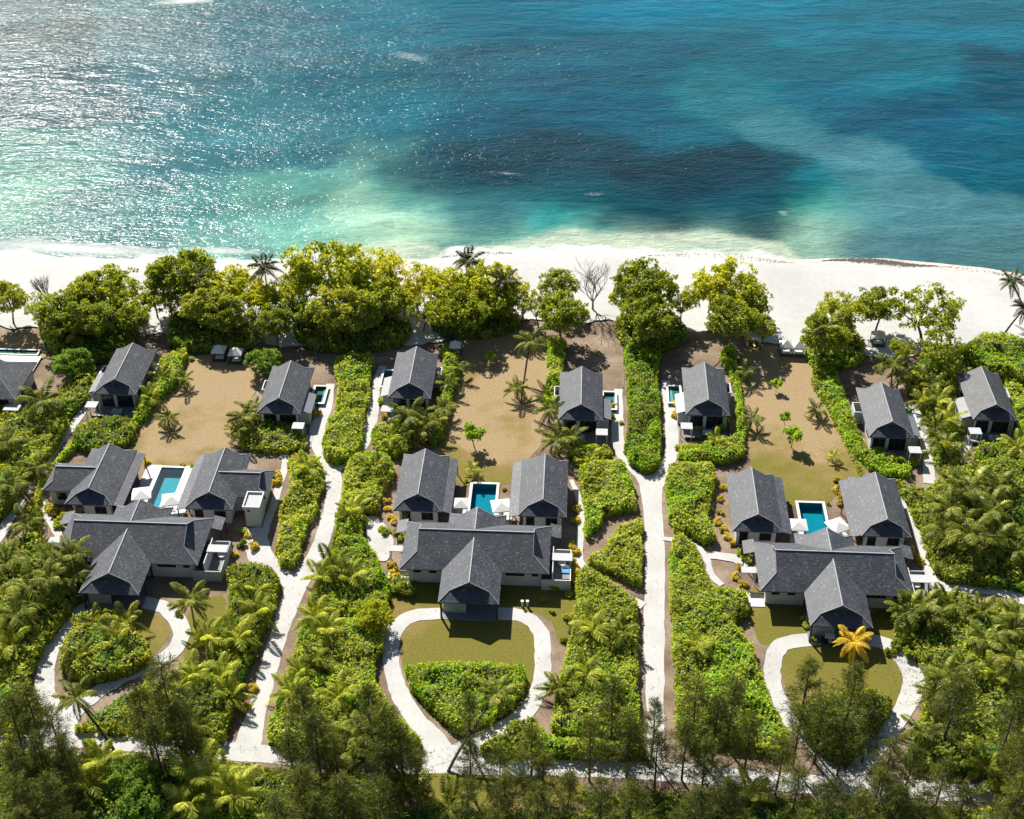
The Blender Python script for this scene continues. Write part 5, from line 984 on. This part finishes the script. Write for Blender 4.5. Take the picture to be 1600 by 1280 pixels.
for a in [(482,735,.9),(585,735,.9),(548,800,.9),(520,890,1.1),(545,905,1.0),(500,905,.9),(492,965,1.0),(510,985,1.0),(456,1085,1.0),(468,1052,.8),(528,1090,1.0),(492,1035,.9),(925,985,1.1),(970,995,.9),(915,1055,1.0),(872,1078,.9),(1090,1015,.8),(195,975,1.0),(150,975,.8),(125,1030,.9),(180,1010,.9),(372,1000,1.1),(330,1000,1.0),(400,960,1.0),(300,1060,1.1),(345,1060,1.1),(360,1090,.9),(275,1085,1.0),(393,945,.9),(402,925,.8),(1430,590,.9),(1450,605,1.0),(1440,630,.9),(1465,630,1.0),(1480,660,1.0),(1460,670,.9),(1475,700,1.1),(1490,590,.9),(1500,720,.9),(1590,700,1.0),(135,1230,1.2),(160,1195,1.1),(310,1215,1.4),(340,1230,1.3),(365,1245,1.2),(300,1255,1.2),(640,1235,1.2),(700,1262,1.1),(1170,1240,1.0),(1580,1240,1.3),(1540,1200,1.0),(15,1010,1.2),(740,735,.5),(1302,716,.45),(250,590,.8),(235,625,.8),(610,690,.8),(1120,690,.7),(1480,950,1.0),(1530,960,1.0),(1560,1060,1.0)]:
    palm(a[0], a[1], 2.2 * a[2], a[2] * 1.12, 0, kind=YOUNG, nf=12, up=.3, pal=FRL if (a[0] + a[1]) % 3 else FR, grp='young palms among the hedges')

# ---- bushes
def bush(px, py, s, v, kind):
    x, y = PZ(px, py, .6 * s); t = obj('bush', BUSH[v], None, (x, y, .55 * s), (0, 0, RNG.random() * 6.28), (s, s, s * RNG.uniform(.8, 1.15))); reg(t, kind, px, py, 'bush', 'garden bushes')
KN = ['green shrub', 'dark shrub', 'bright shrub', 'golden leaved shrub']
for a in [(137,615,.7,3),(155,625,.6,3),(490,622,.6,3),(495,645,.7,3),(410,663,.6,3),(448,667,.6,3),(456,662,.5,3),(598,610,.5,3),(598,627,.7,0),(600,650,.5,3),(957,635,.6,3),(925,675,.6,3),(935,668,.5,3),(950,650,.8,1),(1055,630,.6,3),(1057,648,.7,3),(1088,662,.6,3),(1093,668,.5,3),(1123,668,.9,0),(1130,660,.8,0),(1370,700,.7,3),(1380,705,.7,0),(1413,700,.5,3),(1395,715,.8,0),(1432,722,.8,0),(1590,690,.7,3),(1500,672,.8,0),
          (228,722,.6,3),(310,728,.4,3),(285,726,.4,3),(300,727,.4,0),(78,792,.7,0),(82,800,.8,3),(95,810,.8,1),(103,800,.7,3),(90,822,.7,0),(430,742,.8,3),(432,752,.7,3),(380,828,.6,0),(388,836,.5,3),(395,853,.7,3),(378,850,.6,1),(366,866,.5,3),(605,782,.5,3),(605,795,.5,3),(610,808,.5,3),(616,815,.5,3),(596,828,.6,0),(603,832,.6,1),(620,832,.6,0),(627,840,.6,0),(612,882,.6,3),(615,892,.6,3),(617,902,.6,3),(624,920,1.0,1),(635,925,.9,1),(700,946,.8,1),(895,852,.6,3),(900,862,.6,3),(898,880,.6,3),(898,892,.6,3),(897,905,.6,3),(902,795,.6,3),(900,812,.6,3),(868,918,.6,0),(880,917,.6,0),(890,930,.5,0),(850,938,.5,0),(862,955,.4,1),(1130,762,.6,3),(1126,780,.5,3),(1125,800,.5,3),(1122,815,.6,3),(1130,825,.6,3),(1138,838,.6,3),(1145,848,.5,3),(1155,862,.6,0),(1165,872,.8,0),(1150,900,.6,3),(1162,912,.6,3),(1155,885,.5,3),(1308,765,.6,3),(1312,775,.6,3),(1314,786,.6,3),(1307,750,.5,3),(1425,860,.6,3),(1432,872,.6,3),(1440,880,.5,3),(1258,968,.6,3),(1262,978,.6,0),(1272,1000,.5,1),(1230,785,.3,1),(1295,788,.3,1),(1404,770,.5,0),(728,752,.3,1),(788,765,.3,1),
          (890,965,.8,1),(895,980,.7,1),(900,960,.6,3),(885,1000,.6,1),(1150,985,.8,1),(1160,1000,.6,1),(1400,1010,.8,1),(1420,1020,.9,1),(1410,990,.9,1),(1390,1020,.6,1),(1060,700,.5,0),(1018,560,.5,0),(970,660,.4,3),(1010,735,.4,1),(280,960,.5,1),(352,985,.6,1),(342,1010,.7,1),(395,1075,.6,3),(385,1105,.6,3),(145,1165,.8,0),(232,1065,.6,1),(215,1000,.6,3),(20,1150,1.2,1),(420,690,.8,0),(460,712,.5,3),(300,560,.5,0),(440,560,.6,1),(150,560,.9,0)]:
    bush(a[0], a[1], a[2] * 1.15, a[3], KN[a[3]])

# ---- casuarinas
def casu(seed, h=16.0, nb=46, m='needle'):
    rng = random.Random(seed); tr = MB(); tr.tube([(0, 0, -.2), (.15, .1, h * .4), (-.1, .2, h * .75), (.1, 0, h)], [.26, .19, .1, .03], 7); P = []; Dn = []
    for i in range(nb):
        f = (i + rng.random()) / nb; z = h * (.16 + .84 * f); L = h * (.34 * (1 - f) ** .65 + .035) * rng.uniform(.6, 1.25); a = i * 2.4 + rng.uniform(-.5, .5); el = rng.uniform(.25, .85)
        d = Vector((math.cos(a) * math.cos(el), math.sin(a) * math.cos(el), math.sin(el))); b0 = Vector((0, 0, z)); e = b0 + d * L
        if i % 2 == 0: tr.tube([b0, b0.lerp(e, .55) - Vector((0, 0, .1)), e], [.07, .045, .015], 4)
        for k in range(7):
            t = .22 + .78 * (k + rng.random()) / 8; p = b0.lerp(e, t)
            for j in range(10): P.append(p + Vector((rng.gauss(0, .24), rng.gauss(0, .24), rng.gauss(0, .2)))); Dn.append(Vector((d.x * .6 + rng.gauss(0, .55), d.y * .6 + rng.gauss(0, .55), .25 + rng.gauss(0, .55))))
    P = np.array(P); Dn = np.array(Dn); r2 = np.random.default_rng(seed); ln = r2.uniform(.5, 1.2, len(P)); v, q = leafquads(P, Dn, r2.normal(0, 1, P.shape), ln, ln * .05, .2)
    return npmesh('crown', v, q, [M[m]]), tr.mesh('trunk', M['bark'])
CAS = [casu(200 + i, nb=(46, 54, 38, 50)[i]) for i in range(4)]
def casuarina(px, py, h, v, s=1.0):
    x, y = PZ(px, py, h); t = thing('casuarina_tree', 'casuarina', 'tree', (x, y, 0), RNG.random() * 6.28); k = h / 16.0
    obj('trunk', CAS[v][1], t, sc=(k, k, k)); obj('crown', CAS[v][0], t, sc=(k * s, k * s, k)); reg(t, ('tall feathery casuarina' if h > 14.5 else 'low feathery casuarina'), px, py, 'tree', 'casuarinas along the forest drive')
for i, a in enumerate([(38,1075,15,1.1),(10,1090,14,1.1),(75,1110,13,1),(95,1155,12,1),(55,1150,13,1.1),(15,1170,12,1.1),(250,1035,17,1.15),(215,1080,14,1.1),(275,1095,14,1.1),(235,1130,13,1),(290,1130,12,.9),(470,1080,14,1),(490,1115,15,1.1),(450,1150,12,1),(520,1150,12,1),(575,1075,14,.9),(600,1105,15,1.1),(625,1140,13,1),(590,1165,12,1.1),(650,1175,11,.9),
 (733,1085,13,.7),(735,1160,12,.9),(780,1170,11,1),(830,1140,13,.9),(850,1180,11,1),(960,1065,15,1.0),(925,1130,13,1),(985,1125,13,1),(1025,1095,13,.75),(1030,1150,12,.9),(1090,1065,15,1.1),(1125,1095,14,1.05),(1150,1065,15,1),(1075,1130,13,1),(1175,1120,13,1),(1105,1160,12,1.1),
 (1268,1035,16,.9),(1340,1040,15,.9),(1290,1095,14,1.1),(1255,1110,13,1),(1365,1110,12,1),(1325,1130,12,1),(1225,1160,12,1),(1500,1060,16,1.1),(1590,1090,15,1.1),(1430,1170,12,1.1),(1395,1160,12,1),(1600,1160,13,1.1),(1480,1190,12,1.1),(1380,1205,11,1.1),
 (20,1215,12,1.2),(70,1215,12,1.2),(470,1200,12,1.2),(530,1215,12,1.2),(590,1220,12,1.2),(560,1240,11,1.2),(490,1245,11,1.2),(430,1250,11,1.2),(730,1220,11,1),(790,1215,11,1.1),(840,1230,11,1.2),(890,1210,12,1.1),(940,1220,11,1.2),(990,1225,11,1.2),(1090,1235,11,1.2),(1140,1220,12,1.1),(1250,1205,12,1.1),(1300,1225,11,1.2),(1350,1240,11,1.2),(1410,1230,11,1.2),(1450,1240,11,1.2),(1510,1235,11,1.2),(1600,1215,12,1.2),(30,1265,10,1.2),(100,1270,10,1.2),(770,1268,9,1.1),(860,1275,9,1.1),(960,1270,9,1.2),(1060,1272,9,1.2),(1160,1275,9,1.2),(1260,1270,9,1.2),(1370,1278,9,1.2),(1480,1275,9,1.2),(1570,1272,9,1.2)]):
    casuarina(a[0], a[1], a[2], i % 4, a[3])
rng = np.random.default_rng(5); P = []
for cx, cy, sx, sy, n in [(1415,1045,22,30,420),(1400,1020,26,12,160),(520,735,30,14,130),(600,870,30,20,40),(1000,1120,40,60,60),(690,1185,60,14,120),(300,1165,120,10,120),(1050,1208,140,8,140),(80,1060,20,60,120),(1530,925,60,10,110),(420,870,30,20,50),(640,1010,40,50,50),(830,1040,30,60,50),(1215,1060,14,50,40),(440,980,20,70,70),(500,830,20,50,50),(1022,900,14,120,90)]:
    for k in range(n): P.append(PZ(rng.normal(cx, sx), rng.normal(cy, sy)))
P = np.array(P); C3 = np.stack([P[:, 0], P[:, 1], np.full(len(P), .21)], 1); az = rng.random(len(P)) * 6.28; ln = rng.uniform(.08, .26, len(P))
v, q = leafquads(C3, np.stack([np.cos(az), np.sin(az), np.zeros(len(P))], 1), np.tile([[0, 0, 1.]], (len(P), 1)), ln, ln * .32, 0)
ob = obj('fallen_leaves', npmesh('fallen_leaves', v, q, [M['bark']])); ob['kind'] = 'stuff'; ob['label'] = 'brown fallen leaves scattered over the drives and loops'
P = []
for x0, x1, off, sp, n in [(1285, 1465, 5, 2.6, 3200), (1330, 1420, 3, 1.8, 1500), (1010, 1240, 3, 3.5, 300), (690, 800, 1, 2.5, 250), (1465, 1600, 6, 2, 250)]:
    for k in range(n):
        a = rng.uniform(x0, x1); b = wl_y(a) + off + 2.5 * math.sin(a / 31) + rng.normal(0, sp) * math.sin(math.pi * (a - x0) / (x1 - x0)); X, Y = PZ(a, b); P.append((X, Y, float(z_beach(a, b)) + .07))
P = np.array(P); az = rng.random(len(P)) * 6.28; ln = rng.uniform(.15, .5, len(P))
v, q = leafquads(P, np.stack([np.cos(az), np.sin(az) * .4, np.zeros(len(P))], 1), np.tile([[0, 0, 1.]], (len(P), 1)), ln, ln * .22, 0)
ob = obj('seaweed', npmesh('seaweed', v, q, [plain('dark_seaweed', (.06, .05, .045), .8, .3, 1)])); ob['kind'] = 'stuff'; ob['label'] = 'dark seaweed washed up in a line on the sand'
finish_labels()
print('bed triangles', TRI[0], 'objects', len(bpy.data.objects))
